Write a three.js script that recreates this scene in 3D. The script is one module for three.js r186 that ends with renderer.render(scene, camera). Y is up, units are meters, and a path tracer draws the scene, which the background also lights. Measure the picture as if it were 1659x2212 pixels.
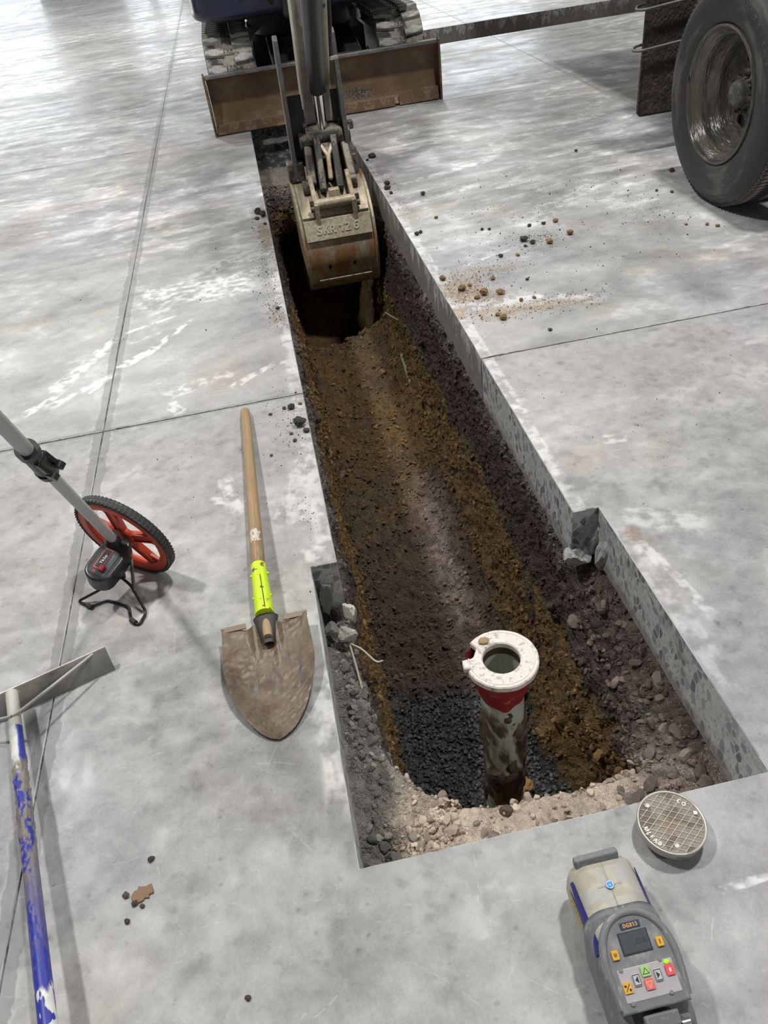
import * as THREE from 'three';
import { RoundedBoxGeometry } from 'three/addons/geometries/RoundedBoxGeometry.js';
import { mergeGeometries, mergeVertices } from 'three/addons/utils/BufferGeometryUtils.js';
import { RectAreaLightUniformsLib } from 'three/addons/lights/RectAreaLightUniformsLib.js';
import { FontLoader } from 'three/addons/loaders/FontLoader.js';
import { TextGeometry } from 'three/addons/geometries/TextGeometry.js';

// ---------------------------------------------------------------- camera, sky, exposure
const scene = new THREE.Scene();
const camera = new THREE.PerspectiveCamera(67.316, 1659 / 2212, 0.05, 200);
camera.position.set(0, 1.55, 0);
camera.up.set(0.200666, 0.761064, -0.616859);
camera.lookAt(0.068374, 1.55 - 0.639011, -0.766153);
scene.background = new THREE.Color(0.86, 0.94, 1.0);       // bright overcast daylight outside the open doors
scene.backgroundIntensity = 3.6;
const renderer = new THREE.WebGLRenderer({ antialias: true });
renderer.toneMapping = THREE.LinearToneMapping;
renderer.toneMappingExposure = 0.76;
renderer.shadowMap.enabled = true;
RectAreaLightUniformsLib.init();
const LAMP = { nits: 700, size: 0.5, height: 8.0 };
const LAMPS = [[-3.3, -3], [2.4, -3], [-9, -14], [-3.3, -14], [2.4, -14], [8.1, -14], [8.1, 5.5]];      // x, z of the lamps that are switched on

// ---------------------------------------------------------------- helpers
const rng = (seed) => () => { seed |= 0; seed = seed + 0x6D2B79F5 | 0; let t = Math.imul(seed ^ seed >>> 15, 1 | seed); t = t + Math.imul(t ^ t >>> 7, 61 | t) ^ t; return ((t ^ t >>> 14) >>> 0) / 4294967296; };
const TAB = new Float32Array(65536); { const r = rng(7); for (let i = 0; i < 65536; i++) TAB[i] = r(); }
const lerp = (a, b, t) => a + (b - a) * t, clamp = (x, a = 0, b = 1) => x < a ? a : x > b ? b : x;
const smooth = (a, b, x) => { const t = clamp((x - a) / (b - a)); return t * t * (3 - 2 * t); };
const h2 = (x, y) => TAB[(Math.imul(x, 374761393) ^ Math.imul(y, 668265263)) >>> 5 & 65535];
const h3 = (x, y, z) => TAB[(Math.imul(x, 374761393) ^ Math.imul(y, 668265263) ^ Math.imul(z, 1442695041)) >>> 5 & 65535];
function vn(x, y) { const xi = Math.floor(x), yi = Math.floor(y); let u = x - xi, v = y - yi; u *= u * (3 - 2 * u); v *= v * (3 - 2 * v); const a = h2(xi, yi), b = h2(xi + 1, yi), c = h2(xi, yi + 1), d = h2(xi + 1, yi + 1); return a + (b - a) * u + (c - a) * v + (a - b - c + d) * u * v; }
function vn3(x, y, z) { const xi = Math.floor(x), yi = Math.floor(y), zi = Math.floor(z); let u = x - xi, v = y - yi, w = z - zi; u *= u * (3 - 2 * u); v *= v * (3 - 2 * v); w *= w * (3 - 2 * w); const L = (k) => { const a = h3(xi, yi, k), b = h3(xi + 1, yi, k), c = h3(xi, yi + 1, k), d = h3(xi + 1, yi + 1, k); return a + (b - a) * u + (c - a) * v + (a - b - c + d) * u * v; }; const p = L(zi); return p + (L(zi + 1) - p) * w; }
const fbm = (x, y, o = 4) => { let s = 0, a = 0.5, n = 0; for (let i = 0; i < o; i++) { s += a * vn(x, y); n += a; a *= 0.5; x = x * 2.03 + 17.3; y = y * 2.03 + 9.1; } return s / n; };
const fbm3 = (x, y, z, o = 3) => { let s = 0, a = 0.5, n = 0; for (let i = 0; i < o; i++) { s += a * vn3(x, y, z); n += a; a *= 0.5; x = x * 2.03 + 7.3; y = y * 2.03 + 3.1; z = z * 2.03 + 5.7; } return s / n; };
function worley3(x, y, z) { const xi = Math.floor(x), yi = Math.floor(y), zi = Math.floor(z); let f1 = 9, f2 = 9, id = 0; for (let i = -1; i < 2; i++) for (let j = -1; j < 2; j++) for (let k = -1; k < 2; k++) { const a = xi + i, b = yi + j, c = zi + k, dx = a + h3(a, b, c) - x, dy = b + h3(a + 71, b, c) - y, dz = c + h3(a, b + 37, c) - z, d = dx * dx + dy * dy + dz * dz; if (d < f1) { f2 = f1; f1 = d; id = h3(a, b, c + 91); } else if (d < f2) f2 = d; } return [Math.sqrt(f1), Math.sqrt(f2), id]; }
function worley2(x, y) { const xi = Math.floor(x), yi = Math.floor(y); let f1 = 9, f2 = 9, id = 0; for (let i = -1; i < 2; i++) for (let j = -1; j < 2; j++) { const a = xi + i, b = yi + j, dx = a + h2(a, b) - x, dy = b + h2(a + 71, b + 5) - y, d = dx * dx + dy * dy; if (d < f1) { f2 = f1; f1 = d; id = h2(a + 31, b + 91); } else if (d < f2) f2 = d; } return [Math.sqrt(f1), Math.sqrt(f2), id]; }
const toSRGB = (c) => 255 * (c <= 0.0031308 ? 12.92 * c : 1.055 * Math.pow(c, 1 / 2.4) - 0.055);
const GAMMA = new Uint8Array(4097); for (let i = 0; i <= 4096; i++) GAMMA[i] = Math.round(clamp(toSRGB(i / 4096), 0, 255));
const enc = (c) => GAMMA[(clamp(c) * 4096) | 0];
function texture(w, h, fn, srgb = true, wrap = THREE.RepeatWrapping) {
  const d = new Uint8Array(w * h * 4), o = [0, 0, 0];
  for (let j = 0, k = 0; j < h; j++) for (let i = 0; i < w; i++, k += 4) { fn((i + 0.5) / w, (j + 0.5) / h, o, i, j); if (srgb) { d[k] = enc(o[0]); d[k + 1] = enc(o[1]); d[k + 2] = enc(o[2]); } else { d[k] = 255 * clamp(o[0]); d[k + 1] = 255 * clamp(o[1]); d[k + 2] = 255 * clamp(o[2]); } d[k + 3] = 255; }
  const t = new THREE.DataTexture(d, w, h); t.magFilter = THREE.LinearFilter; t.minFilter = THREE.LinearFilter; t.wrapS = t.wrapT = wrap; if (srgb) t.colorSpace = THREE.SRGBColorSpace; t.needsUpdate = true; return t;
}
const mat = (c, roughness = 0.7, metalness = 0, more = {}) => new THREE.MeshStandardMaterial({ color: Array.isArray(c) ? new THREE.Color().setRGB(...c) : new THREE.Color(c), roughness, metalness, ...more });
const counts = {};
const numbered = (n) => { counts[n] = (counts[n] ?? -1) + 1; return counts[n] ? n + '_' + String(counts[n]).padStart(3, '0') : n; };
function part(name, geo, m, parent) { const o = new THREE.Mesh(geo, m); o.name = name; o.castShadow = o.receiveShadow = true; parent.add(o); return o; }
function tag(o, label, category, group, kind) { o.userData.label = label; if (category) o.userData.category = category; if (group) o.userData.group = group; if (kind) o.userData.kind = kind; return o; }
function thing(name, label, category, pos = [0, 0, 0], group) { const g = new THREE.Group(); g.name = numbered(name); g.position.set(...pos); scene.add(g); return tag(g, label, category, group); }
function one(name, geo, m, label, category, group) { const o = part(numbered(name), geo, m, scene); return tag(o, label, category, group); }
function structure(name, label) { const g = new THREE.Group(); g.name = name; scene.add(g); g.userData = { label, category: name.split('_')[0], kind: 'structure' }; return g; }
const V = (x, y, z) => new THREE.Vector3(x, y, z);
const rbox = (w, h, d, r = 0.004, s = 2) => new RoundedBoxGeometry(w, h, d, s, Math.min(r, w / 2.01, h / 2.01, d / 2.01));
function at(geo, x, y, z, rx = 0, ry = 0, rz = 0) { if (rx || ry || rz) geo.applyMatrix4(new THREE.Matrix4().makeRotationFromEuler(new THREE.Euler(rx, ry, rz))); geo.translate(x, y, z); return geo; }
function rod(a, b, r1, r2 = r1, seg = 20) { const d = b.clone().sub(a), g = new THREE.CylinderGeometry(r2, r1, d.length(), seg, 1); g.applyQuaternion(new THREE.Quaternion().setFromUnitVectors(V(0, 1, 0), d.clone().normalize())); g.translate((a.x + b.x) / 2, (a.y + b.y) / 2, (a.z + b.z) / 2); return g; }
function beam(a, b, w, h, r = 0.004, side = V(1, 0, 0)) { const d = b.clone().sub(a), L = d.length(), y = d.normalize(), x = side.clone().addScaledVector(y, -side.dot(y)).normalize(), z = x.clone().cross(y), g = rbox(w, L, h, r); g.applyMatrix4(new THREE.Matrix4().makeBasis(x, y, z).setPosition(a.clone().add(b).multiplyScalar(0.5))); return g; }
function merge(list) { return mergeGeometries(list.map((g) => { const q = g.index ? g.toNonIndexed() : g; for (const k of Object.keys(q.attributes)) if (!['position', 'normal', 'uv'].includes(k)) q.deleteAttribute(k); return q; })); }
function wire(pts, r, fillet = 0.01, seg = 10) {
  const cp = new THREE.CurvePath(); let last = pts[0];
  for (let i = 1; i < pts.length - 1; i++) { const p = pts[i], a = pts[i - 1], b = pts[i + 1], f1 = Math.min(fillet, p.distanceTo(a) * 0.45), f2 = Math.min(fillet, p.distanceTo(b) * 0.45), q1 = p.clone().lerp(a, f1 / p.distanceTo(a)), q2 = p.clone().lerp(b, f2 / p.distanceTo(b)); cp.add(new THREE.LineCurve3(last, q1)); cp.add(new THREE.QuadraticBezierCurve3(q1, p, q2)); last = q2; }
  cp.add(new THREE.LineCurve3(last, pts[pts.length - 1]));
  return new THREE.TubeGeometry(cp, pts.length * 14, r, seg, false);
}
function plate(outline, depth, bevel = 0.002, holes = []) { const s = new THREE.Shape(outline.map((p) => new THREE.Vector2(...p))); for (const h of holes) s.holes.push(new THREE.Path(h.map((p) => new THREE.Vector2(...p)))); return new THREE.ExtrudeGeometry(s, { depth, bevelEnabled: bevel > 0, bevelSize: bevel, bevelThickness: bevel, bevelSegments: 1, curveSegments: 12 }); }
function rock(seed, detail = 2, rough = 0.35, squash = 0.7) { let g = new THREE.IcosahedronGeometry(1, detail); g.deleteAttribute('uv'); g.deleteAttribute('normal'); g = mergeVertices(g); const p = g.attributes.position; for (let i = 0; i < p.count; i++) { const x = p.getX(i), y = p.getY(i), z = p.getZ(i), k = 1 - rough + 1.1 * rough * fbm3(x * 1.7 + seed * 3.1, y * 1.7 + seed, z * 1.7 - seed * 2.3, 3) + rough * 0.35 * worley3(x * 2 + seed, y * 2, z * 2)[0]; p.setXYZ(i, x * k, y * k * squash, z * k); } g = g.toNonIndexed(); g.computeVertexNormals(); const uv = new Float32Array(g.attributes.position.count * 2); for (let i = 0; i < uv.length / 2; i++) { uv[2 * i] = g.attributes.position.getX(i); uv[2 * i + 1] = g.attributes.position.getZ(i) + g.attributes.position.getY(i); } g.setAttribute('uv', new THREE.BufferAttribute(uv, 2)); return g; }
function shard(seed, detail = 2, squash = 0.75) { // angular broken stone: a ball cut by a dozen random planes
  const r = rng(seed * 977 + 5), pl = []; for (let i = 0; i < 9; i++) { const z = r() * 2 - 1, a = r() * 6.2832, q = Math.sqrt(1 - z * z); pl.push([q * Math.cos(a), z, q * Math.sin(a), 0.42 + 0.4 * r()]); }
  let g = new THREE.IcosahedronGeometry(1, detail); g.deleteAttribute('uv'); g.deleteAttribute('normal'); g = mergeVertices(g); const p = g.attributes.position;
  for (let i = 0; i < p.count; i++) { const x = p.getX(i), y = p.getY(i), z = p.getZ(i); let k = 1.05; for (const [a, b, c, d] of pl) { const t = a * x + b * y + c * z; if (t > 0.05) k = Math.min(k, d / t); } k *= 0.97 + 0.06 * vn3(x * 4 + seed, y * 4, z * 4); p.setXYZ(i, x * k, y * k * squash, z * k); }
  g = g.toNonIndexed(); g.computeVertexNormals(); const uv = new Float32Array(g.attributes.position.count * 2); for (let i = 0; i < uv.length / 2; i++) { uv[2 * i] = g.attributes.position.getX(i); uv[2 * i + 1] = g.attributes.position.getZ(i) + g.attributes.position.getY(i); } g.setAttribute('uv', new THREE.BufferAttribute(uv, 2)); return g;
}
function uvBox(g, scale = 1) { if (g.index) g = g.toNonIndexed(); const p = g.attributes.position, n = g.attributes.normal, uv = new Float32Array(p.count * 2); for (let i = 0; i < p.count; i++) { const ax = Math.abs(n.getX(i)), ay = Math.abs(n.getY(i)), az = Math.abs(n.getZ(i)), x = p.getX(i), y = p.getY(i), z = p.getZ(i); if (ay >= ax && ay >= az) { uv[2 * i] = x * scale; uv[2 * i + 1] = z * scale; } else if (ax >= az) { uv[2 * i] = z * scale; uv[2 * i + 1] = y * scale; } else { uv[2 * i] = x * scale; uv[2 * i + 1] = y * scale; } } g.setAttribute('uv', new THREE.BufferAttribute(uv, 2)); return g; }
const font = await new FontLoader().loadAsync('fonts/droid/droid_sans_bold.typeface.json');
const text = (s, size, depth) => new TextGeometry(s, { font, size, depth, curveSegments: 4, bevelEnabled: false });

// ---------------------------------------------------------------- concrete floor
const JX = [-15.12, -11.54, -7.96, -4.38, -0.8, 2.78, 6.36, 9.94, 13.52, 17.1], JZ = [-23.8, -19.88, -15.58, -11.28, -6.98, -2.68, 1.62, 5.92, 9];
const TR = { l: -0.013, r: 0.72, end: -10.55, bl: -0.09, br: 0.80, near: -0.76, far: -1.68, cross: -9.5 };
// white dust swept about by brooms and feet, tan soil stains and dark rub marks: [x1, z1, x2, z2, half width at start, at end, amount]
const DUST = [
  [-0.72, -3.92, -0.14, -3.9, 0.17, 0.16, 0.62], [-0.66, -3.74, -0.2, -3.98, 0.08, 0.05, 0.5], [-0.5, -4.05, -0.1, -4.3, 0.05, 0.12, 0.35],
  [-1.05, -3.08, -0.82, -3.5, 0.05, 0.035, 0.75], [-1.0, -3.15, -0.84, -3.42, 0.02, 0.02, 0.6], [-1.15, -2.93, -1.03, -3.04, 0.03, 0.02, 0.7], [-1.06, -2.95, -0.8, -3.14, 0.03, 0.02, 0.6],
  [-0.79, -3.18, -0.62, -3.34, 0.035, 0.03, 0.75], [-0.66, -3.28, -0.47, -3.55, 0.03, 0.015, 0.7], [-0.9, -3.0, -0.8, -3.14, 0.012, 0.015, 0.7], [-0.77, -3.54, -0.53, -3.64, 0.02, 0.01, 0.6], [-0.76, -3.42, -0.55, -3.5, 0.02, 0.01, 0.4],
  [-0.56, -2.87, -0.38, -2.93, 0.05, 0.04, 0.5], [-0.54, -2.8, -0.5, -2.7, 0.03, 0.03, 0.5], [-0.36, -2.96, -0.28, -2.94, 0.03, 0.03, 0.5], [-0.28, -2.84, -0.1, -2.97, 0.025, 0.015, 0.6], [-0.1, -2.97, -0.02, -2.95, 0.015, 0.01, 0.6],
  [-0.33, -2.2, -0.3, -2.0, 0.03, 0.03, 0.5], [-0.38, -2.1, -0.3, -2.06, 0.02, 0.02, 0.5], [0.0, 0, 0, 0, 0, 0, 0],
  [0.9, -3.6, 1.25, -3.72, 0.012, 0.012, 0.6], [0.8, -3.2, 1.35, -3.0, 0.08, 0.05, 0.5], [0.78, -4.6, 1.3, -4.75, 0.02, 0.04, 0.6], [0.85, -5.0, 1.5, -5.2, 0.03, 0.04, 0.6], [1.3, -4.0, 1.9, -4.4, 0.12, 0.05, 0.4],
  [0.86, -1.62, 1.05, -1.5, 0.04, 0.06, 0.4], [0.95, -2.0, 1.02, -1.98, 0.03, 0.02, 0.45], [0.84, -1.5, 0.9, -1.2, 0.03, 0.02, 0.5], [0.72, -0.565, 0.575, -0.56, 0.006, 0.01, 0.8], [-0.11, -1.3, -0.1, -0.9, 0.03, 0.05, 0.4], [-0.13, -1.9, -0.02, -2.3, 0.06, 0.05, 0.4], [-0.1, -1.72, -0.03, -1.74, 0.04, 0.04, 0.5], [-0.03, -1.75, -0.03, -4.4, 0.03, 0.03, 0.35], [0.74, -1.75, 0.74, -5.6, 0.03, 0.03, 0.4], [0.83, -1.0, 0.83, -1.6, 0.03, 0.04, 0.25], [-0.11, -0.95, -0.11, -1.5, 0.02, 0.03, 0.22],
];
const STAIN = [ // [cx, cz, rx, rz, turn, amount, r, g, b]
  [0.80, -3.33, 0.12, 0.16, 0.4, 0.75, 0.22, 0.13, 0.05], [0.9, -3.22, 0.14, 0.08, 0, 0.5, 0.24, 0.15, 0.07], [1.05, -3.04, 0.3, 0.06, 0.15, 0.55, 0.33, 0.22, 0.13], [0.9, -3.0, 0.1, 0.04, 0, 0.5, 0.25, 0.16, 0.08], [1.0, -3.5, 0.22, 0.05, 0.2, 0.4, 0.33, 0.24, 0.16], [0.745, -3.12, 0.04, 0.08, 0.1, 0.7, 0.28, 0.18, 0.09],
  [-0.045, -4.52, 0.05, 0.26, 0, 0.85, 0.24, 0.17, 0.11], [0.845, -1.53, 0.035, 0.045, 0, 0.75, 0.27, 0.18, 0.12], [0.87, -1.5, 0.05, 0.02, 0, 0.5, 0.27, 0.19, 0.13], [-0.45, -6.75, 0.3, 0.1, 0, 0.35, 0.2, 0.17, 0.15], [-0.927, -3.84, 0.06, 0.05, 0, 0.4, 0.5, 0.45, 0.27], [-0.926, -3.66, 0.05, 0.04, 0, 0.4, 0.5, 0.45, 0.25],
  [0.79, -4.45, 0.06, 0.2, 0, 0.4, 0.3, 0.25, 0.18], [-0.06, -3.45, 0.05, 0.12, 0, 0.35, 0.2, 0.15, 0.1], [-3.4, -14.0, 0.35, 0.1, 0, 0.8, 0.2, 0.17, 0.13], [0.755, -2.715, 0.03, 0.02, 0, 0.5, 0.35, 0.27, 0.17], [0.3, -0.7, 0.08, 0.05, 0.3, 0.35, 0.22, 0.23, 0.24], [0.1, -0.73, 0.06, 0.03, 0, 0.2, 0.24, 0.25, 0.26],
];
function concrete(x0, x1, z0, z1, w, h, seed, opt) {
  const px = (x1 - x0) / w, pz = (z1 - z0) / h, add = new Float32Array(w * h), r = rng(seed);
  const box = (a, b, c, d, fn) => { const i0 = Math.max(0, Math.floor((a - x0) / px)), i1 = Math.min(w - 1, Math.ceil((b - x0) / px)), j0 = Math.max(0, Math.floor((c - z0) / pz)), j1 = Math.min(h - 1, Math.ceil((d - z0) / pz)); for (let j = j0; j <= j1; j++) for (let i = i0; i <= i1; i++) fn(x0 + (i + 0.5) * px, z0 + (j + 0.5) * pz, j * w + i); };
  for (const [ax, az, bx, bz, wa, wb, amt] of DUST) { if (!amt) continue; const dx = bx - ax, dz = bz - az, L = Math.hypot(dx, dz), m = Math.max(wa, wb) + 0.03; box(Math.min(ax, bx) - m, Math.max(ax, bx) + m, Math.min(az, bz) - m, Math.max(az, bz) + m, (x, z, k) => { const t = ((x - ax) * dx + (z - az) * dz) / (L * L), s = ((x - ax) * dz - (z - az) * dx) / L, hw = lerp(wa, wb, clamp(t)) * (0.75 + 0.5 * vn(t * 6 + ax * 9, s * 30)), e = Math.abs(s) / hw; if (t < -0.12 || t > 1.12 || e > 1.15) return; const st = 0.3 * fbm(s * 60 + ax * 31, t * L * 7 + az * 7, 3) + 0.7 * fbm(x * 34, z * 34, 4), f = smooth(1.15, 0.75, e + 0.5 * (st - 0.5)) * smooth(-0.12, 0.06, t + 0.1 * (st - 0.5)) * smooth(1.12, 0.9, t + 0.1 * (st - 0.5)); add[k] = Math.max(add[k], amt * 0.46 * f * smooth(0.36, 0.62, st)); }); }
  const scratch = (n, len, amt, wid) => { for (let q = 0; q < n; q++) { const cx = x0 + r() * (x1 - x0), cz = z0 + r() * (z1 - z0), a = r() < 0.5 ? r() * 6.3 : (r() - 0.5) * 0.7, L = len * (0.2 + r() * r()), bend = (r() - 0.5) * 0.8, N = Math.ceil(L / (px * 0.7)), A = amt * (0.3 + 0.7 * r()), seg = r() * 40; let x = cx, z = cz; for (let i = 0; i < N; i++) { const th = a + bend * i / N; x += Math.cos(th) * L / N; z += Math.sin(th) * L / N; if (vn(i * px * 60 + seg, q) < 0.42) continue; const ii = Math.floor((x - x0) / px), jj = Math.floor((z - z0) / pz); if (ii >= 0 && jj >= 0 && ii < w && jj < h) add[jj * w + ii] += A * wid; } } };
  scratch(opt.scratch, opt.scratchLen, 0.11, 1); scratch(opt.scratch * 3, opt.scratchLen * 0.1, 0.09, 1);
  for (let q = 0; q < opt.pits; q++) { const cx = x0 + r() * (x1 - x0), cz = z0 + r() * (z1 - z0), R = 0.002 + 0.008 * r() * r(), A = 0.03 + 0.08 * r(); box(cx - R * 1.5, cx + R * 1.5, cz - R * 1.5, cz + R * 1.5, (x, z, k) => { const d = Math.hypot(x - cx, (z - cz) * 1.2) / R + 0.5 * (vn(x * 300, z * 300) - 0.5); add[k] -= A * smooth(1.2, 0.3, d); }); }
  for (let q = 0; q < opt.pits * 0.5; q++) { const cx = x0 + r() * (x1 - x0), cz = z0 + r() * (z1 - z0), R = 0.006 + 0.011 * r(), A = 0.02 + 0.045 * r(); box(cx - R * 1.6, cx + R * 1.6, cz - R * 1.6, cz + R * 1.6, (x, z, k) => { const d = Math.hypot(x - cx, (z - cz) * 1.15) / R + 0.7 * (vn(x * 120, z * 120) - 0.5); add[k] -= A * smooth(1.3, 0.2, d); }); }
  for (let q = 0; q < opt.specks; q++) { const i = (r() * w) | 0, j = (r() * h) | 0; add[j * w + i] += (r() < 0.7 ? 0.22 : -0.2) * r(); }
  return texture(w, h, (u, v, o, i, j) => {
    const x = x0 + u * (x1 - x0), z = z0 + v * (z1 - z0), near = z > -2.68 ? 1 : 0;   // past the joint: more flecks, and far-floor brightness painted in as a paler base
    const wx = x + 0.25 * (vn(x * 0.9, z * 0.9) - 0.5), wz = z + 0.25 * (vn(x * 0.9 + 40, z * 0.9) - 0.5) + 0.06 * x;
    const big = fbm(wx * 0.9 + 3, wz * 0.9, 3), mid = fbm(wx * 5, wz * 6.5 + 11, 4), fine = fbm(x * 34, z * 34, 3);
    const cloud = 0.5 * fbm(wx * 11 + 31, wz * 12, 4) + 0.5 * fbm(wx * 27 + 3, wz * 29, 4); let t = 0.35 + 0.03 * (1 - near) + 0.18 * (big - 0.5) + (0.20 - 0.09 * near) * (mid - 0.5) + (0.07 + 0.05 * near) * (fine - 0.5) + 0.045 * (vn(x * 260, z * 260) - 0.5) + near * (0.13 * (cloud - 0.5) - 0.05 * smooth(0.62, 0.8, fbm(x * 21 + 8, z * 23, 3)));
    const st = fbm(wx * 1.8 + 7, wz * 13 + 2, 4), st2 = fbm(wx * 6 + 70, wz * 30 + 20, 3), amt = fbm(wx * 0.6 + 20, wz * 0.6 + 5, 2);
    const streak = smooth(0.5, 0.72, st) * (0.5 + st2) * smooth(0.3, 0.62, amt);
    const fl1 = fbm(wx * 5.5 + 12, wz * 9.5 + 4, 5), fl2 = fbm(wx * 17 + 3, wz * 25 + 44, 4); t += (1 - 0.75 * near) * (0.09 * streak + 0.16 * smooth(0.53, 0.7, fl1) * smooth(0.3, 0.6, amt + 0.3 * (fl2 - 0.5)) * (0.4 + 1.1 * fl2) + 0.10 * smooth(0.6, 0.74, fl2) * smooth(0.35, 0.6, amt)) - (1 - near) * (0.03 * smooth(0.5, 0.3, st) * (0.4 + st2) + 0.05 * smooth(0.46, 0.3, fl1) + 0.07 * (0.5 - fl2));
    t += near * 0.07 * smooth(0.52, 0.75, fbm(wx * 9 + 5, wz * 9 + 60, 4)) * smooth(0.4, 0.7, amt);
    t += 0.06 * smooth(0.62, 0.8, mid) * smooth(0.4, 0.6, fine);
    // joint sealer smeared along the saw cuts
    const jn = vn(x * 7 + 5, z * 7) * 0.4 + vn(x * 31, z * 31) * 0.3 + vn(x * 90, z * 90) * 0.3;
    const band = (d, hw, str) => { const b = hw * (0.62 + 0.7 * jn), e = d / b; if (e < 1) t = lerp(t, 0.17 + 0.06 * fine, str * smooth(1.02, 0.9, e)); else t += str * 0.09 * smooth(1.35, 1.05, e) * smooth(0.4, 0.65, fine); };
    band(Math.abs(x + 0.8), 0.034, 0.62);
    if (x < 0) band(Math.abs(z + 2.68), 0.02, 0.55);
    band(Math.abs(x - 2.78), 0.03, 0.35); band(Math.abs(z + 6.98), 0.03, 0.45);
    t += add[j * w + i];
    let R = t * (1 + 0.05 * (vn(x * 1.3 + 9, z * 1.3) - 0.42)), G = t * 1.0, B = t * (1 + 0.07 * (vn(x * 1.1, z * 1.1 + 33) - 0.5));
    const warm = smooth(0.6, 0.85, fbm(x * 3.1 + 50, z * 3.1, 3)); R *= 1 + 0.05 * warm; B *= 1 - 0.07 * warm;
    for (const [cx, cz, rx, rz, a, am, sr, sg, sb] of STAIN) { const dx = x - cx, dz = z - cz; if (Math.abs(dx) > rx * 1.9 + rz || Math.abs(dz) > rz * 1.9 + rx) continue; const ca = Math.cos(a), sa = Math.sin(a), d = Math.hypot((dx * ca + dz * sa) / rx, (dz * ca - dx * sa) / rz) + 0.9 * (fbm(x * 22, z * 22, 4) - 0.5); const f = am * smooth(1.05, 0.55, d) * (0.45 + 0.55 * smooth(0.3, 0.55, vn(x * 140, z * 140))); if (f > 0) { R = lerp(R, sr, f); G = lerp(G, sg, f); B = lerp(B, sb, f); } }
    o[0] = R; o[1] = G; o[2] = B;
  }, true, THREE.MirroredRepeatWrapping);
}
const ZONE = {
  near: { x0: -1.3, x1: 2.1, z0: -2.68, z1: -0.25, w: 2048, h: 1464, gloss: 0.56, o: { scratch: 260, scratchLen: 0.25, pits: 1500, specks: 5000 } },
  mid: { x0: -2.5, x1: 3.5, z0: -6.98, z1: -2.68, w: 2048, h: 1468, gloss: 0.42, o: { scratch: 500, scratchLen: 0.4, pits: 300, specks: 3000 } },
  far: { x0: -8, x1: 9, z0: -23.8, z1: -6.98, w: 1600, h: 1600, gloss: 0.32, o: { scratch: 60, scratchLen: 2, pits: 0, specks: 800 } },
};
const bumpTex = texture(512, 512, (u, v, o) => { const x = u * 8, y = v * 8; o[0] = o[1] = o[2] = 0.6 * fbm(x, y, 4) + 0.4 * vn(x * 9, y * 9); }, false, THREE.MirroredRepeatWrapping);
const glossTex = (base) => texture(512, 512, (u, v, o) => { const x = u * 6, y = v * 6; o[1] = base + 0.34 * (fbm(x * 0.8, y * 5, 4) - 0.35) + 0.2 * (fbm(x * 5, y * 5, 3) - 0.5); o[0] = o[2] = 0; }, false, THREE.MirroredRepeatWrapping);
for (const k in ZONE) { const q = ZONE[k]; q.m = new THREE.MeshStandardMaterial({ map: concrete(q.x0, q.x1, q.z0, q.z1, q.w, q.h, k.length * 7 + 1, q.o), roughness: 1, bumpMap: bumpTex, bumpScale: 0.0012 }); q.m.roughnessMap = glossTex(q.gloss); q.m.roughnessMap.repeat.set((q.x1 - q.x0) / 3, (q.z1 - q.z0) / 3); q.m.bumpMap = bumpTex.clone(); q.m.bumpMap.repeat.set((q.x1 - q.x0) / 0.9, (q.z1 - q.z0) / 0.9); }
// sawn face of the slab: grey matrix with crushed blue-grey stone cut flush; mud runs further up the trench
function sawn(mud, seed) {
  return texture(2048, 256, (u, v, o) => {
    const x = u * 2, y = v * 0.25, a = worley2(x * 48 + seed, y * 34), b = worley2(x * 115 + seed, y * 85 + 9), n = fbm(x * 60, y * 60, 3);
    let t = 0.55 + 0.14 * (n - 0.5), tint = 1;
    if (b[2] < 0.4 && b[1] - b[0] > 0.14) { t = 0.32 + 0.2 * h2((b[2] * 9999) | 0, 3); }
    if (a[2] < 0.34 && a[1] - a[0] > 0.13) { t = 0.16 + 0.24 * h2((a[2] * 9999) | 0, 8); tint = 1.07; }
    t += 0.03 * (vn(x * 300, y * 300) - 0.5);
    let R = t * 0.98, G = t, B = t * 1.0 * tint;
    const drip = fbm(x * 26 + seed, y * 5 + 2, 4), edge = mud ? 0.13 + 0.17 * (drip - 0.5) * 2 + 0.05 * vn(x * 4, 3) : 0.018 + 0.03 * drip, f = smooth(edge + 0.02, edge - 0.02, y + 0.02 * (n - 0.5)) * (mud ? 0.92 : 0.7);
    const stain = mud ? 0.45 * smooth(0.45, 0.7, fbm(x * 14, y * 14, 4)) : 0.35 * smooth(0.62, 0.78, fbm(x * 9, y * 20, 4)), mm = Math.max(f, stain);
    const br = 0.8 + 0.5 * fbm(x * 40, y * 40, 3); R = lerp(R, 0.215 * br, mm); G = lerp(G, 0.19 * br, mm); B = lerp(B, 0.165 * br, mm);
    o[0] = R; o[1] = G; o[2] = B;
  }, true, THREE.MirroredRepeatWrapping);
}
const sawnClean = new THREE.MeshStandardMaterial({ map: sawn(false, 3), roughness: 0.55 }), sawnMuddy = new THREE.MeshStandardMaterial({ map: sawn(true, 20), roughness: 0.6 });
const floor = structure('floor', 'grey power-trowelled concrete slab with saw-cut joints and a trench cut through it');
const SLAB = 0.2, GAP = 0.0042, GZ = 0.006;
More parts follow.
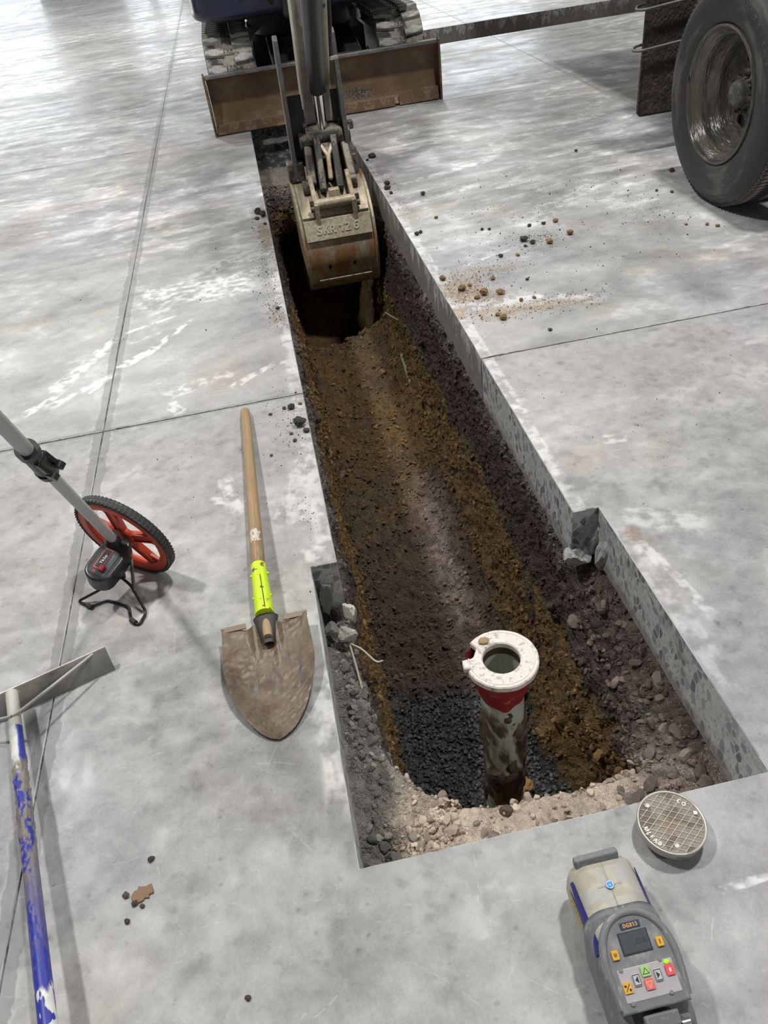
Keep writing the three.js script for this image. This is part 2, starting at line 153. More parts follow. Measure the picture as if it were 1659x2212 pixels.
function slab(poly, zone, side) {
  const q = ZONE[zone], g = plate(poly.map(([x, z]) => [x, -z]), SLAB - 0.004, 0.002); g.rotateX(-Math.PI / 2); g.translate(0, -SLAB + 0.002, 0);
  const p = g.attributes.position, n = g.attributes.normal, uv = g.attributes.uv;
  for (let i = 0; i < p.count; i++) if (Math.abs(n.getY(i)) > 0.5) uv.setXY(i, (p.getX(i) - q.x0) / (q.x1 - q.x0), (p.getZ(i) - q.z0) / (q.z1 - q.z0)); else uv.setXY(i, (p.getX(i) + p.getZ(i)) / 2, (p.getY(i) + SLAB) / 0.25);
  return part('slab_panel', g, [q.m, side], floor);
}
const tagRect = (a, b, c, d) => [[a + GAP, d - GZ], [b - GAP, d - GZ], [b - GAP, c + GZ], [a + GAP, c + GZ]];
for (let i = 0; i + 1 < JX.length; i++) for (let j = 0; j + 1 < JZ.length; j++) {
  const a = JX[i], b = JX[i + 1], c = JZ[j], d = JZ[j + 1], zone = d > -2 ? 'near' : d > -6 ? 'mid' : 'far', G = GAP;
  if (a === -0.8) {
    if (d === 1.62) { slab([[a + G, d - GZ], [b - G, d - GZ], [b - G, c + GZ], [TR.r, c + GZ], [TR.r, TR.far], [TR.br, TR.far], [TR.br, TR.near], [TR.bl, TR.near], [TR.bl, TR.far], [TR.l, TR.far], [TR.l, c + GZ], [a + G, c + GZ]], 'near', sawnClean); continue; }
    if (d === -2.68 || d === -6.98) { const lo = d === -6.98; slab([[a + G, d - GZ], [TR.l, d - GZ], [TR.l, c + GZ], [a + G, c + GZ]], zone, sawnMuddy); slab(lo ? [[TR.r, d - GZ], [b - G, d - GZ], [b - G, TR.cross], [TR.r, TR.cross]] : [[TR.r, d - GZ], [b - G, d - GZ], [b - G, c + GZ], [TR.r, c + GZ]], zone, sawnMuddy); if (lo) slab([[TR.l + 0.02, TR.end], [b - G, TR.end], [b - G, c + GZ], [TR.l + 0.02, c + GZ]], 'far', sawnMuddy); continue; }
  }
  if (d === -6.98 && a >= 2.7 && a < 9) { slab([[a + G, d - GZ], [b - G, d - GZ], [b - G, TR.cross], [a + G, TR.cross]], 'far', sawnMuddy); slab([[a + G, TR.end], [b - G, TR.end], [b - G, c + GZ], [a + G, c + GZ]], 'far', sawnMuddy); continue; }
  slab(tagRect(a, b, c, d), zone, sawnClean);
}
const fillerMat = mat([0.014, 0.0135, 0.013], 0.9);
for (const x of JX.slice(1, -1)) for (const [z0, z1] of x === 2.78 || x === 6.36 ? [[9, TR.cross], [TR.end, -23.8]] : [[9, -23.8]]) part('joint_filler', at(new THREE.BoxGeometry(0.03, 0.03, z0 - z1), x, -0.035, (z0 + z1) / 2), fillerMat, floor);
for (const z of JZ.slice(1, -1)) for (const [a, b] of z === -2.68 || z === -6.98 ? [[-15.12, TR.l], [TR.r, 17.1]] : [[-15.12, 17.1]]) part('joint_filler', at(new THREE.BoxGeometry(b - a, 0.03, 0.03), (a + b) / 2, -0.0355, z), fillerMat, floor);

// ---------------------------------------------------------------- trench soil
const soil = structure('ground_soil', 'dark brown and ochre soil of the dug trench below the concrete slab');
soil.userData.category = 'soil';
// cross sections along z: [z, 13 points x,y from under the left slab over the trench floor to under the right slab]
const SEC = [
  [-0.62, [-0.20, -0.2, -0.12, -0.2, 0.02, -0.2, 0.08, -0.2, 0.15, -0.2, 0.22, -0.2, 0.36, -0.2, 0.5, -0.2, 0.58, -0.2, 0.64, -0.2, 0.7, -0.2, 0.82, -0.2, 0.9, -0.19]],
  [-0.80, [-0.16, -0.18, -0.085, -0.24, 0.02, -0.25, 0.08, -0.24, 0.15, -0.23, 0.22, -0.225, 0.36, -0.225, 0.5, -0.225, 0.58, -0.225, 0.64, -0.225, 0.7, -0.23, 0.80, -0.215, 0.88, -0.18]],
  [-0.935, [-0.16, -0.18, -0.085, -0.25, 0.02, -0.255, 0.08, -0.24, 0.15, -0.23, 0.22, -0.225, 0.36, -0.22, 0.5, -0.22, 0.58, -0.225, 0.63, -0.235, 0.69, -0.24, 0.79, -0.22, 0.88, -0.18]],
  [-0.97, [-0.16, -0.18, -0.085, -0.25, 0.05, -0.25, 0.11, -0.24, 0.17, -0.235, 0.24, -0.26, 0.36, -0.3, 0.5, -0.3, 0.58, -0.26, 0.63, -0.25, 0.69, -0.25, 0.79, -0.22, 0.88, -0.18]],
  [-1.0, [-0.16, -0.18, -0.085, -0.25, 0.15, -0.25, 0.19, -0.35, 0.21, -0.5, 0.24, -0.62, 0.36, -0.68, 0.5, -0.66, 0.57, -0.6, 0.6, -0.45, 0.63, -0.27, 0.79, -0.23, 0.88, -0.18]],
  [-1.06, [-0.16, -0.18, -0.085, -0.25, 0.085, -0.26, 0.11, -0.5, 0.13, -0.75, 0.2, -0.86, 0.36, -0.9, 0.56, -0.9, 0.69, -0.78, 0.70, -0.55, 0.65, -0.32, 0.785, -0.24, 0.88, -0.18]],
  [-1.2, [-0.16, -0.18, -0.085, -0.25, 0.0, -0.27, 0.045, -0.55, 0.08, -0.85, 0.14, -0.94, 0.36, -0.96, 0.56, -0.94, 0.69, -0.78, 0.70, -0.55, 0.69, -0.36, 0.785, -0.25, 0.88, -0.18]],
  [-1.45, [-0.16, -0.18, -0.085, -0.24, -0.012, -0.27, 0.03, -0.55, 0.07, -0.86, 0.13, -0.95, 0.34, -0.96, 0.52, -0.94, 0.60, -0.78, 0.655, -0.55, 0.72, -0.36, 0.79, -0.25, 0.88, -0.18]],
  [-1.66, [-0.16, -0.18, -0.085, -0.235, -0.01, -0.25, 0.03, -0.55, 0.07, -0.86, 0.13, -0.95, 0.34, -0.95, 0.54, -0.92, 0.63, -0.78, 0.68, -0.52, 0.745, -0.3, 0.80, -0.23, 0.88, -0.18]],
  [-1.76, [-0.16, -0.18, -0.05, -0.19, -0.006, -0.22, 0.03, -0.55, 0.07, -0.86, 0.13, -0.94, 0.34, -0.945, 0.55, -0.92, 0.635, -0.8, 0.68, -0.52, 0.722, -0.22, 0.76, -0.19, 0.88, -0.18]],
  [-3.2, [-0.16, -0.18, -0.05, -0.19, -0.006, -0.21, 0.03, -0.55, 0.065, -0.86, 0.12, -0.94, 0.36, -0.945, 0.58, -0.93, 0.65, -0.82, 0.69, -0.52, 0.722, -0.21, 0.76, -0.19, 0.88, -0.18]],
  [-4.75, [-0.16, -0.18, -0.05, -0.19, -0.006, -0.21, 0.03, -0.55, 0.065, -0.86, 0.12, -0.95, 0.36, -0.95, 0.58, -0.93, 0.65, -0.82, 0.69, -0.52, 0.722, -0.21, 0.76, -0.19, 0.88, -0.18]],
  [-4.98, [-0.16, -0.18, -0.05, -0.19, -0.006, -0.21, 0.03, -0.55, 0.065, -0.88, 0.12, -1.02, 0.36, -0.99, 0.58, -0.9, 0.65, -0.82, 0.69, -0.52, 0.722, -0.21, 0.76, -0.19, 0.88, -0.18]],
  [-5.08, [-0.16, -0.18, -0.05, -0.19, -0.006, -0.21, 0.02, -0.55, 0.05, -1.2, 0.12, -1.75, 0.36, -1.8, 0.58, -1.75, 0.67, -1.2, 0.695, -0.52, 0.722, -0.21, 0.76, -0.19, 0.88, -0.18]],
  [-5.97, [-0.16, -0.18, -0.05, -0.19, -0.006, -0.21, 0.02, -0.5, 0.05, -1.1, 0.12, -1.6, 0.36, -1.7, 0.58, -1.6, 0.67, -1.1, 0.695, -0.5, 0.722, -0.21, 0.76, -0.19, 0.88, -0.18]],
  [-6.05, [-0.16, -0.18, -0.05, -0.19, -0.006, -0.2, 0.04, -0.3, 0.09, -0.48, 0.16, -0.6, 0.36, -0.64, 0.56, -0.6, 0.64, -0.48, 0.69, -0.3, 0.722, -0.2, 0.76, -0.19, 0.88, -0.18]],
  [-6.2, [-0.16, -0.18, -0.05, -0.19, -0.006, -0.2, 0.04, -0.21, 0.09, -0.22, 0.16, -0.22, 0.36, -0.22, 0.56, -0.22, 0.64, -0.22, 0.69, -0.21, 0.722, -0.2, 0.76, -0.19, 0.88, -0.18]],
  [-9.4, [-0.16, -0.18, -0.05, -0.19, -0.006, -0.2, 0.04, -0.2, 0.09, -0.2, 0.16, -0.2, 0.36, -0.2, 0.56, -0.2, 0.64, -0.2, 0.69, -0.2, 0.722, -0.2, 0.76, -0.19, 0.88, -0.18]],
];
const SEGN = [6, 18, 58, 64, 24, 40, 40, 24, 64, 60, 26, 18]; // samples per control segment
const SU = []; SEGN.forEach((n, s) => { for (let k = 0; k < n; k++) SU.push(s + k / n); }); SU.push(12);
const ZV = []; { let z = -0.64; while (z > -9.4) { ZV.push(z); z -= z > -0.93 ? 0.006 : z > -1.08 ? 0.0035 : z > -2.3 ? 0.0055 : z > -4.0 ? 0.009 : z < -4.95 && z > -5.1 ? 0.004 : z < -5.93 && z > -6.2 ? 0.0035 : z > -6.3 ? 0.013 : 0.03; } ZV.push(-9.4); }
const NU = SU.length, NV = ZV.length, P0 = new Float32Array(NU * NV * 3);
{ let k = 0; const c = new Float32Array(26); for (let j = 0; j < NV; j++) { const z = ZV[j]; let s = 0; while (s < SEC.length - 2 && z < SEC[s + 1][0]) s++; const t = clamp((SEC[s][0] - z) / (SEC[s][0] - SEC[s + 1][0])), A = SEC[s][1], B = SEC[s + 1][1]; for (let i = 0; i < 26; i++) c[i] = lerp(A[i], B[i], t);
  for (let i = 0; i < NU; i++) { const s0 = Math.min(11, Math.floor(SU[i])), f = SU[i] - s0, m = Math.max(0, s0 - 1), e = Math.min(12, s0 + 2); for (let d = 0; d < 2; d++) { const a = c[m * 2 + d], b = c[s0 * 2 + d], g = c[s0 * 2 + 2 + d], h = c[e * 2 + d], v = 0.5 * (2 * b + (g - a) * f + (2 * a - 5 * b + 4 * g - h) * f * f + (3 * b - a - 3 * g + h) * f * f * f); P0[k + d] = lerp(v, lerp(b, g, f), 0.5); } P0[k + 2] = z - 0.55 * smooth(-0.5, -0.9, P0[k + 1]) * smooth(-5.3, -5.95, z) * smooth(-6.3, -6.1, z); k += 3; } } }
const BROWN = [0.068, 0.045, 0.037], OCHRE = [0.185, 0.112, 0.038], GREY = [0.235, 0.222, 0.2], SLURRY = [0.42, 0.345, 0.275], FLOORB = [0.128, 0.083, 0.049], PINK = [0.23, 0.178, 0.148], BLACK = [0.04, 0.041, 0.043], SLUMP = [0.135, 0.104, 0.085];
const mix3 = (a, b, t) => { a[0] = lerp(a[0], b[0], t); a[1] = lerp(a[1], b[1], t); a[2] = lerp(a[2], b[2], t); };
function soilColour(x, y, z, out) {
  const n1 = fbm3(x * 7, y * 7, z * 5, 3), n2 = fbm3(x * 26, y * 26, z * 20, 3), n3 = vn3(x * 90, y * 90, z * 90);
  out[0] = BROWN[0]; out[1] = BROWN[1]; out[2] = BROWN[2];
  const top = x > 0.36 ? -0.50 + 0.032 * (z + 1.6) : -0.36, dy = y - top + 0.22 * (n1 - 0.5) + 0.08 * (n2 - 0.5);
  const wall = smooth(-0.98, -0.9, y);
  mix3(out, OCHRE, wall * smooth(0.03, -0.04, dy) * smooth(0.3, 0.48, n2 * 0.55 + n1 * 0.45 + 0.02) * 0.95);
  const fl = smooth(-0.83, -0.91, y + 0.04 * (n2 - 0.5));
  if (fl > 0) { const F = [...FLOORB]; mix3(F, BROWN, smooth(-3.4, -2.4, z) * 0.55); mix3(F, OCHRE, smooth(-2.8, -3.8, z) * 0.85 * smooth(0.25, 0.55, n1) + 0.4 * smooth(0.55, 0.72, n1) * smooth(0.4, 0.6, n2)); mix3(F, PINK, smooth(0.11, 0.03, Math.abs(x - 0.5 + 0.03 * (z + 2.6) + 0.08 * (n1 - 0.5))) * smooth(-1.95, -2.4, z) * smooth(-3.4, -2.9, z) * (0.3 + 0.6 * smooth(0.35, 0.6, n2))); mix3(F, BLACK, smooth(-1.95, -1.72, z + 0.25 * (n1 - 0.5) - 0.25 * (x - 0.3)) * smooth(-0.7, -0.84, y) * 0.92); mix3(out, F, fl); }
  const led = smooth(-0.34, -0.28, y + 0.05 * (n2 - 0.5));
  if (led > 0 && z > -1.72) { const L = x < 0.1 ? [...GREY] : [...SLUMP]; if (x < 0.12) mix3(L, SLURRY, smooth(-1.2, -0.98, z + 0.12 * (n1 - 0.5)) * smooth(-0.06, 0.06, x + 0.1 * (n2 - 0.5))); else mix3(L, SLURRY, smooth(-1.08, -0.97, z + 0.1 * (n1 - 0.5)) * smooth(0.74, 0.5, x + 0.2 * (n2 - 0.5))); mix3(out, L, led); }
  else if (z > -1.75 && x > 0.6) mix3(out, SLUMP, smooth(-0.55, -0.3, y + 0.2 * (n2 - 0.5)) * 0.7);
  if (z < -1.72) mix3(out, [0.2, 0.17, 0.15], smooth(-0.33, -0.22, y + 0.1 * (n1 - 0.5)) * 0.75);
  if (z < -5.9 && y > -0.4) { mix3(out, [0.25, 0.21, 0.18], smooth(-6.05, -6.3, z + 0.2 * (n1 - 0.5))); mix3(out, [0.02, 0.02, 0.022], smooth(-6.55, -6.65, z + 0.3 * (n1 - 0.5)) * smooth(0.3, 0.5, n2)); mix3(out, [0.3, 0.27, 0.24], smooth(-7.3, -7.5, z)); }
  const k = 0.42 + 0.75 * n2 + 0.5 * n3; out[0] *= k; out[1] *= k; out[2] *= k;
}
const PS = new Float32Array(NU * NV * 3), CS = new Float32Array(NU * NV * 3), NS = new Float32Array(NU * NV * 3);
{ const o = [0, 0, 0];
  for (let j = 0; j < NV; j++) for (let i = 0; i < NU; i++) {
    const k = (j * NU + i) * 3, a = (j * NU + Math.max(0, i - 1)) * 3, b = (j * NU + Math.min(NU - 1, i + 1)) * 3, c = (Math.max(0, j - 1) * NU + i) * 3, d = (Math.min(NV - 1, j + 1) * NU + i) * 3;
    const ux = P0[b] - P0[a], uy = P0[b + 1] - P0[a + 1], uz = P0[b + 2] - P0[a + 2], vx = P0[d] - P0[c], vy = P0[d + 1] - P0[c + 1], vz = P0[d + 2] - P0[c + 2];
    let nx = uy * vz - uz * vy, ny = uz * vx - ux * vz, nz = ux * vy - uy * vx; const L = Math.hypot(nx, ny, nz) || 1; nx /= L; ny /= L; nz /= L;
    const x = P0[k], y = P0[k + 1], z = P0[k + 2], near = z > -0.97 + 0.02 * vn(x * 20, 1);
    const w1 = worley3(x * 13, y * 13, z * 13), w2 = worley3(x * 36 + 5, y * 36, z * 36), f = fbm3(x * 5, y * 5, z * 5, 3);
    const wallZone = smooth(-0.84, -0.72, y) * smooth(-0.2, -0.3, y) * (z < -1.75 ? 1 : 0.35);
    let d1 = 0.055 * (f - 0.5) + 0.040 * (0.5 - w1[0]) * (1 - 0.55 * wallZone) + 0.018 * (0.5 - w2[0]) + 0.009 * (vn3(x * 110, y * 110, z * 110) - 0.5);
    if (z > -1.72 && y > -0.34) d1 = 0.03 * (f - 0.5) + (x > 0.15 && z > -0.98 && x < 0.6 ? 0.012 : 0.032) * (0.45 - w1[0]) + 0.014 * (0.5 - w2[0]) + 0.004 * (vn3(x * 140, y * 140, z * 140) - 0.5);
    if (z > -1.76 && y < -0.86) d1 *= 0.6;
    if (z < -6.1) d1 *= 0.5;
    d1 *= smooth(0, 0.8, SU[i]) * smooth(12, 11.2, SU[i]);
    PS[k] = x + nx * d1; PS[k + 1] = y + ny * d1; PS[k + 2] = z + nz * d1; NS[k] = nx; NS[k + 1] = ny; NS[k + 2] = nz;
    if (y > -0.30 && PS[k + 1] > -0.15) PS[k + 1] = -0.15;
    soilColour(PS[k], PS[k + 1], PS[k + 2], o); CS[k] = o[0]; CS[k + 1] = o[1]; CS[k + 2] = o[2];
  } }
const crumbBump = texture(512, 512, (u, v, o) => { const a = worley2(u * 18, v * 18), b = worley2(u * 46 + 9, v * 46); o[0] = o[1] = o[2] = 0.45 * clamp((a[1] - a[0]) * 1.6) + 0.3 * clamp((b[1] - b[0]) * 1.8) + 0.25 * fbm(u * 60, v * 60, 3); }, false, THREE.MirroredRepeatWrapping);
const crumbTone = texture(512, 512, (u, v, o) => { const a = worley2(u * 18, v * 18), b = worley2(u * 46 + 9, v * 46); o[0] = o[1] = o[2] = 0.72 + 0.3 * (a[2] - 0.3) + 0.25 * (b[2] - 0.5); }, true, THREE.MirroredRepeatWrapping);
function soilMesh(name, keep, m) { const idx = []; for (let j = 0; j + 1 < NV; j++) for (let i = 0; i + 1 < NU; i++) { if (!keep(j * NU + i)) continue; const a = j * NU + i, b = a + 1, c = a + NU, d = c + 1; idx.push(a, b, c, b, d, c); } const used = new Map(), pos = [], col = [], uvs = [], out = idx.map((v) => { let q = used.get(v); if (q === undefined) { q = used.size; used.set(v, q); pos.push(PS[v * 3], PS[v * 3 + 1], PS[v * 3 + 2]); col.push(CS[v * 3], CS[v * 3 + 1], CS[v * 3 + 2]); const flat = Math.abs(NS[v * 3 + 1]) > 0.6; uvs.push((flat ? P0[v * 3] : P0[v * 3 + 1]) / 0.22, P0[v * 3 + 2] / 0.22); } return q; }); const g = new THREE.BufferGeometry(); g.setAttribute('position', new THREE.Float32BufferAttribute(pos, 3)); g.setAttribute('color', new THREE.Float32BufferAttribute(col, 3)); g.setAttribute('uv', new THREE.Float32BufferAttribute(uvs, 2)); g.setIndex(out); g.computeVertexNormals(); return part(name, g, m, soil); }
const isWet = (v) => { const x = PS[v * 3], y = PS[v * 3 + 1], z = PS[v * 3 + 2]; return z > -0.985 && y > -0.31 && x > 0.02 + 0.12 * vn(z * 12, x * 12); };
soilMesh('trench_wall', (v) => !isWet(v), new THREE.MeshStandardMaterial({ vertexColors: true, map: crumbTone, roughness: 0.78, bumpMap: crumbBump, bumpScale: 0.007 }));
tag(soilMesh('slurry_ledge', isWet, new THREE.MeshStandardMaterial({ vertexColors: true, roughness: 0.28, bumpMap: crumbBump, bumpScale: 0.003 })), 'wet beige slurry on the near ledge');
// soil of the cross trench behind the machine
part('cross_trench_bed', at(rbox(10.2, 0.4, 1.5, 0.02), 4.85, -0.75, -10.05), mat([0.11, 0.085, 0.068], 0.95), soil);
part('cross_trench_bank', at(rbox(10.2, 0.5, 0.4, 0.02), 4.85, -0.45, -10.75), mat([0.12, 0.095, 0.078], 0.95), soil);
part('cross_trench_bank', at(rbox(9.0, 0.5, 0.4, 0.02), 5.3, -0.45, -9.3), mat([0.12, 0.095, 0.078], 0.95), soil);
// crumbs and clods loose on the soil, far too many to count
{ const r = rng(11), geos = [0, 1, 2].map((s) => shard(s + 3, 1, 0.75)), N = 7000, q = new THREE.Quaternion(), e = new THREE.Euler(), M = new THREE.Matrix4(), C = new THREE.Color();
  geos.forEach((g, gi) => { const im = new THREE.InstancedMesh(g, mat('#ffffff', 0.88), N); im.name = 'loose_crumbs'; im.userData.kind = 'stuff'; im.castShadow = im.receiveShadow = true; let k = 0, guard = 0;
    while (k < N && guard++ < 160000) { const j = (r() * NV) | 0, i = 8 + ((r() * (NU - 16)) | 0), v = (j * NU + i) * 3, z = PS[v + 2], y = PS[v + 1], x = PS[v]; if (z < -6.2 || y < -1.05) continue; const up = NS[v + 1], near = z > -0.98 && y > -0.32; if (Math.abs(up) < 0.35 && r() < 0.6) continue; if (near && x > 0.15 && r() < 0.8) continue; let s = 0.003 + 0.011 * Math.pow(r(), 3); if (r() < 0.03) s *= 1.8; if (z < -3) s *= 1.25; e.set(r() * 6, r() * 6, r() * 6); q.setFromEuler(e); M.compose(V(x + NS[v] * s * 0.2, y + NS[v + 1] * s * 0.2, z + NS[v + 2] * s * 0.2), q, V(s, s * (0.7 + 0.5 * r()), s)); im.setMatrixAt(k, M); const b = 0.6 + 0.75 * r(); im.setColorAt(k, C.setRGB(CS[v] * b, CS[v + 1] * b, CS[v + 2] * b)); k++; }
    im.count = k; soil.add(im); }); }
// black bedding gravel round the riser
{ const r = rng(23), N = 2600, g = shard(9, 1, 0.7), im = new THREE.InstancedMesh(g, mat('#ffffff', 0.6), N), q = new THREE.Quaternion(), e = new THREE.Euler(), M = new THREE.Matrix4(), C = new THREE.Color(); im.name = 'bedding_gravel'; im.userData.kind = 'stuff'; im.castShadow = im.receiveShadow = true; let k = 0, guard = 0;
  while (k < N && guard++ < 200000) { const j = (r() * NV) | 0, i = (r() * NU) | 0, v = (j * NU + i) * 3, x = PS[v], y = PS[v + 1], z = PS[v + 2]; if (z > -1.02 || z < -1.95 || y > -0.8 || CS[v] > 0.062) continue; const s = 0.005 + 0.006 * r(); e.set(r() * 6, r() * 6, r() * 6); q.setFromEuler(e); M.compose(V(x, y + 0.004, z), q, V(s, s, s)); im.setMatrixAt(k, M); const b = 0.035 + 0.05 * r(); im.setColorAt(k, C.setRGB(b, b * 1.01, b * 1.04)); k++; }
  im.count = k; soil.add(im); }

// ---------------------------------------------------------------- the hall
const wallMat = mat([0.36, 0.37, 0.38], 0.7), ceilMat = mat([0.16, 0.16, 0.165], 0.8);
const bxg = (x0, x1, y0, y1, z0, z1) => at(new THREE.BoxGeometry(x1 - x0, y1 - y0, z1 - z0), (x0 + x1) / 2, (y0 + y1) / 2, (z0 + z1) / 2);
function shell(name, label, geos, m) { const o = part(name, merge(geos), m, scene); o.userData = { label, category: name.split('_')[0], kind: 'structure' }; return o; }
const HX0 = -15.12, HX1 = 17.1, HZ0 = -23.8, HZ1 = 9, HY = 9;
shell('wall_left', 'pale steel cladding wall on the left side of the hall', [bxg(HX0 - 0.25, HX0, -0.2, HY, HZ0 - 0.25, HZ1 + 0.25)], wallMat);
shell('wall_right', 'pale steel cladding wall on the right side of the hall', [bxg(HX1, HX1 + 0.25, -0.2, HY, HZ0 - 0.25, HZ1 + 0.25)], wallMat);
shell('wall_front', 'pale steel cladding wall behind the viewer', [bxg(HX0, HX1, -0.2, HY, HZ1, HZ1 + 0.25)], wallMat);
// far wall with two roller-door openings and a glazed entrance
const OPEN = [[-12.6, -4.45, 4.8], [-2.45, -1.85, 2.9], [-1.65, -1.07, 2.9], [2.2, 8.4, 4.8]];
{ const g = [bxg(HX0, HX1, 4.8, HY, HZ0 - 0.25, HZ0)]; let x = HX0; for (const [a, b, h] of OPEN) { g.push(bxg(x, a, -0.2, 4.8, HZ0 - 0.25, HZ0)); if (h < 4.8) g.push(bxg(a, b, h, 4.8, HZ0 - 0.25, HZ0)); x = b; } g.push(bxg(x, HX1, -0.2, 4.8, HZ0 - 0.25, HZ0)); shell('wall_back', 'far wall of the hall with open roller doors', g, wallMat); }
shell('ceiling', 'white steel deck ceiling of the hall', [bxg(HX0, HX1, HY, HY + 0.25, HZ0, HZ1)], ceilMat);
// yard outside the doors
shell('ground_yard', 'pale concrete yard outside the open doors', [bxg(-40, 40, -0.4, -0.21, -60, HZ0 - 0.25)], mat([0.4, 0.4, 0.39], 0.9));
// high-bay lamps
{ const house = mat([0.12, 0.12, 0.13], 0.5, 0.4), glow = new THREE.MeshStandardMaterial({ color: 0xffffff, emissive: new THREE.Color(1, 0.985, 0.95), emissiveIntensity: 14, roughness: 0.5 });
  for (const [x, z] of LAMPS) {
    const t = thing('high_bay_lamp', 'square white high bay lamp hanging from the hall ceiling', 'lamp', [x, LAMP.height, z], 'high bay lamps under the ceiling');
    part('housing', at(rbox(LAMP.size + 0.06, 0.16, LAMP.size + 0.06, 0.02), 0, 0.09, 0), house, t); part('stem', at(new THREE.CylinderGeometry(0.015, 0.015, HY - LAMP.height - 0.16, 8), 0, 0.17 + (HY - LAMP.height - 0.17) / 2, 0), house, t); part('diffuser', at(new THREE.BoxGeometry(LAMP.size, 0.012, LAMP.size), 0, 0.008, 0), glow, t);
    const l = new THREE.RectAreaLight(new THREE.Color(1, 0.985, 0.95), LAMP.nits, LAMP.size, LAMP.size); l.position.set(x, LAMP.height - 0.01, z); l.lookAt(x, 0, z); scene.add(l);
  } }

// ---------------------------------------------------------------- shared materials
const muddy = (base, mud, amount, seed, scale = 1) => texture(512, 512, (u, v, o) => { const x = u * 6 * scale, y = v * 6 * scale, n = fbm(x + seed, y, 5), f = fbm(x * 6, y * 6 + seed, 3), s = vn(x * 30, y * 30), k = 0.8 + 0.4 * f, m = smooth(1 - amount - 0.1, 1 - amount + 0.1, n + 0.25 * (f - 0.5)); for (let c = 0; c < 3; c++) o[c] = lerp(base[c] * k, mud[c] * (0.7 + 0.6 * f + 0.2 * s), m); }, true, THREE.MirroredRepeatWrapping);
const steelDirty = new THREE.MeshStandardMaterial({ map: muddy([0.2, 0.19, 0.165], [0.16, 0.135, 0.1], 0.5, 4), roughness: 0.6, metalness: 0.2 });
const bucketTex = texture(512, 512, (u, v, o) => { const n = fbm(u * 6, v * 6, 4), f = fbm(u * 30, v * 30, 3), rust = smooth(0.42, 0.62, n + 0.2 * (f - 0.5)) * smooth(0.16, 0.24, v) * smooth(0.62, 0.5, v); o[0] = lerp(0.44 + 0.14 * (f - 0.5), 0.36, rust); o[1] = lerp(0.38 + 0.13 * (f - 0.5), 0.2, rust); o[2] = lerp(0.275 + 0.1 * (f - 0.5), 0.085, rust); const k = 0.75 + 0.5 * f; o[0] *= k; o[1] *= k; o[2] *= k; });
const bucketMat = new THREE.MeshStandardMaterial({ map: bucketTex, roughness: 0.5, metalness: 0.25 });
const blackSteel = mat([0.035, 0.035, 0.036], 0.5, 0.3), greySteel = new THREE.MeshStandardMaterial({ map: muddy([0.14, 0.14, 0.14], [0.2, 0.18, 0.15], 0.35, 9), roughness: 0.5, metalness: 0.4 });
const chrome = mat([0.75, 0.75, 0.76], 0.12, 1), rubber = mat([0.03, 0.03, 0.031], 0.75), blackPlastic = mat([0.022, 0.022, 0.023], 0.38);
const linkMat = new THREE.MeshStandardMaterial({ map: muddy([0.03, 0.028, 0.026], [0.13, 0.108, 0.08], 0.42, 24), roughness: 0.5, metalness: 0.3 });
const greaseMat = new THREE.MeshStandardMaterial({ map: muddy([0.06, 0.055, 0.05], [0.17, 0.145, 0.11], 0.45, 14), roughness: 0.5, metalness: 0.3 });

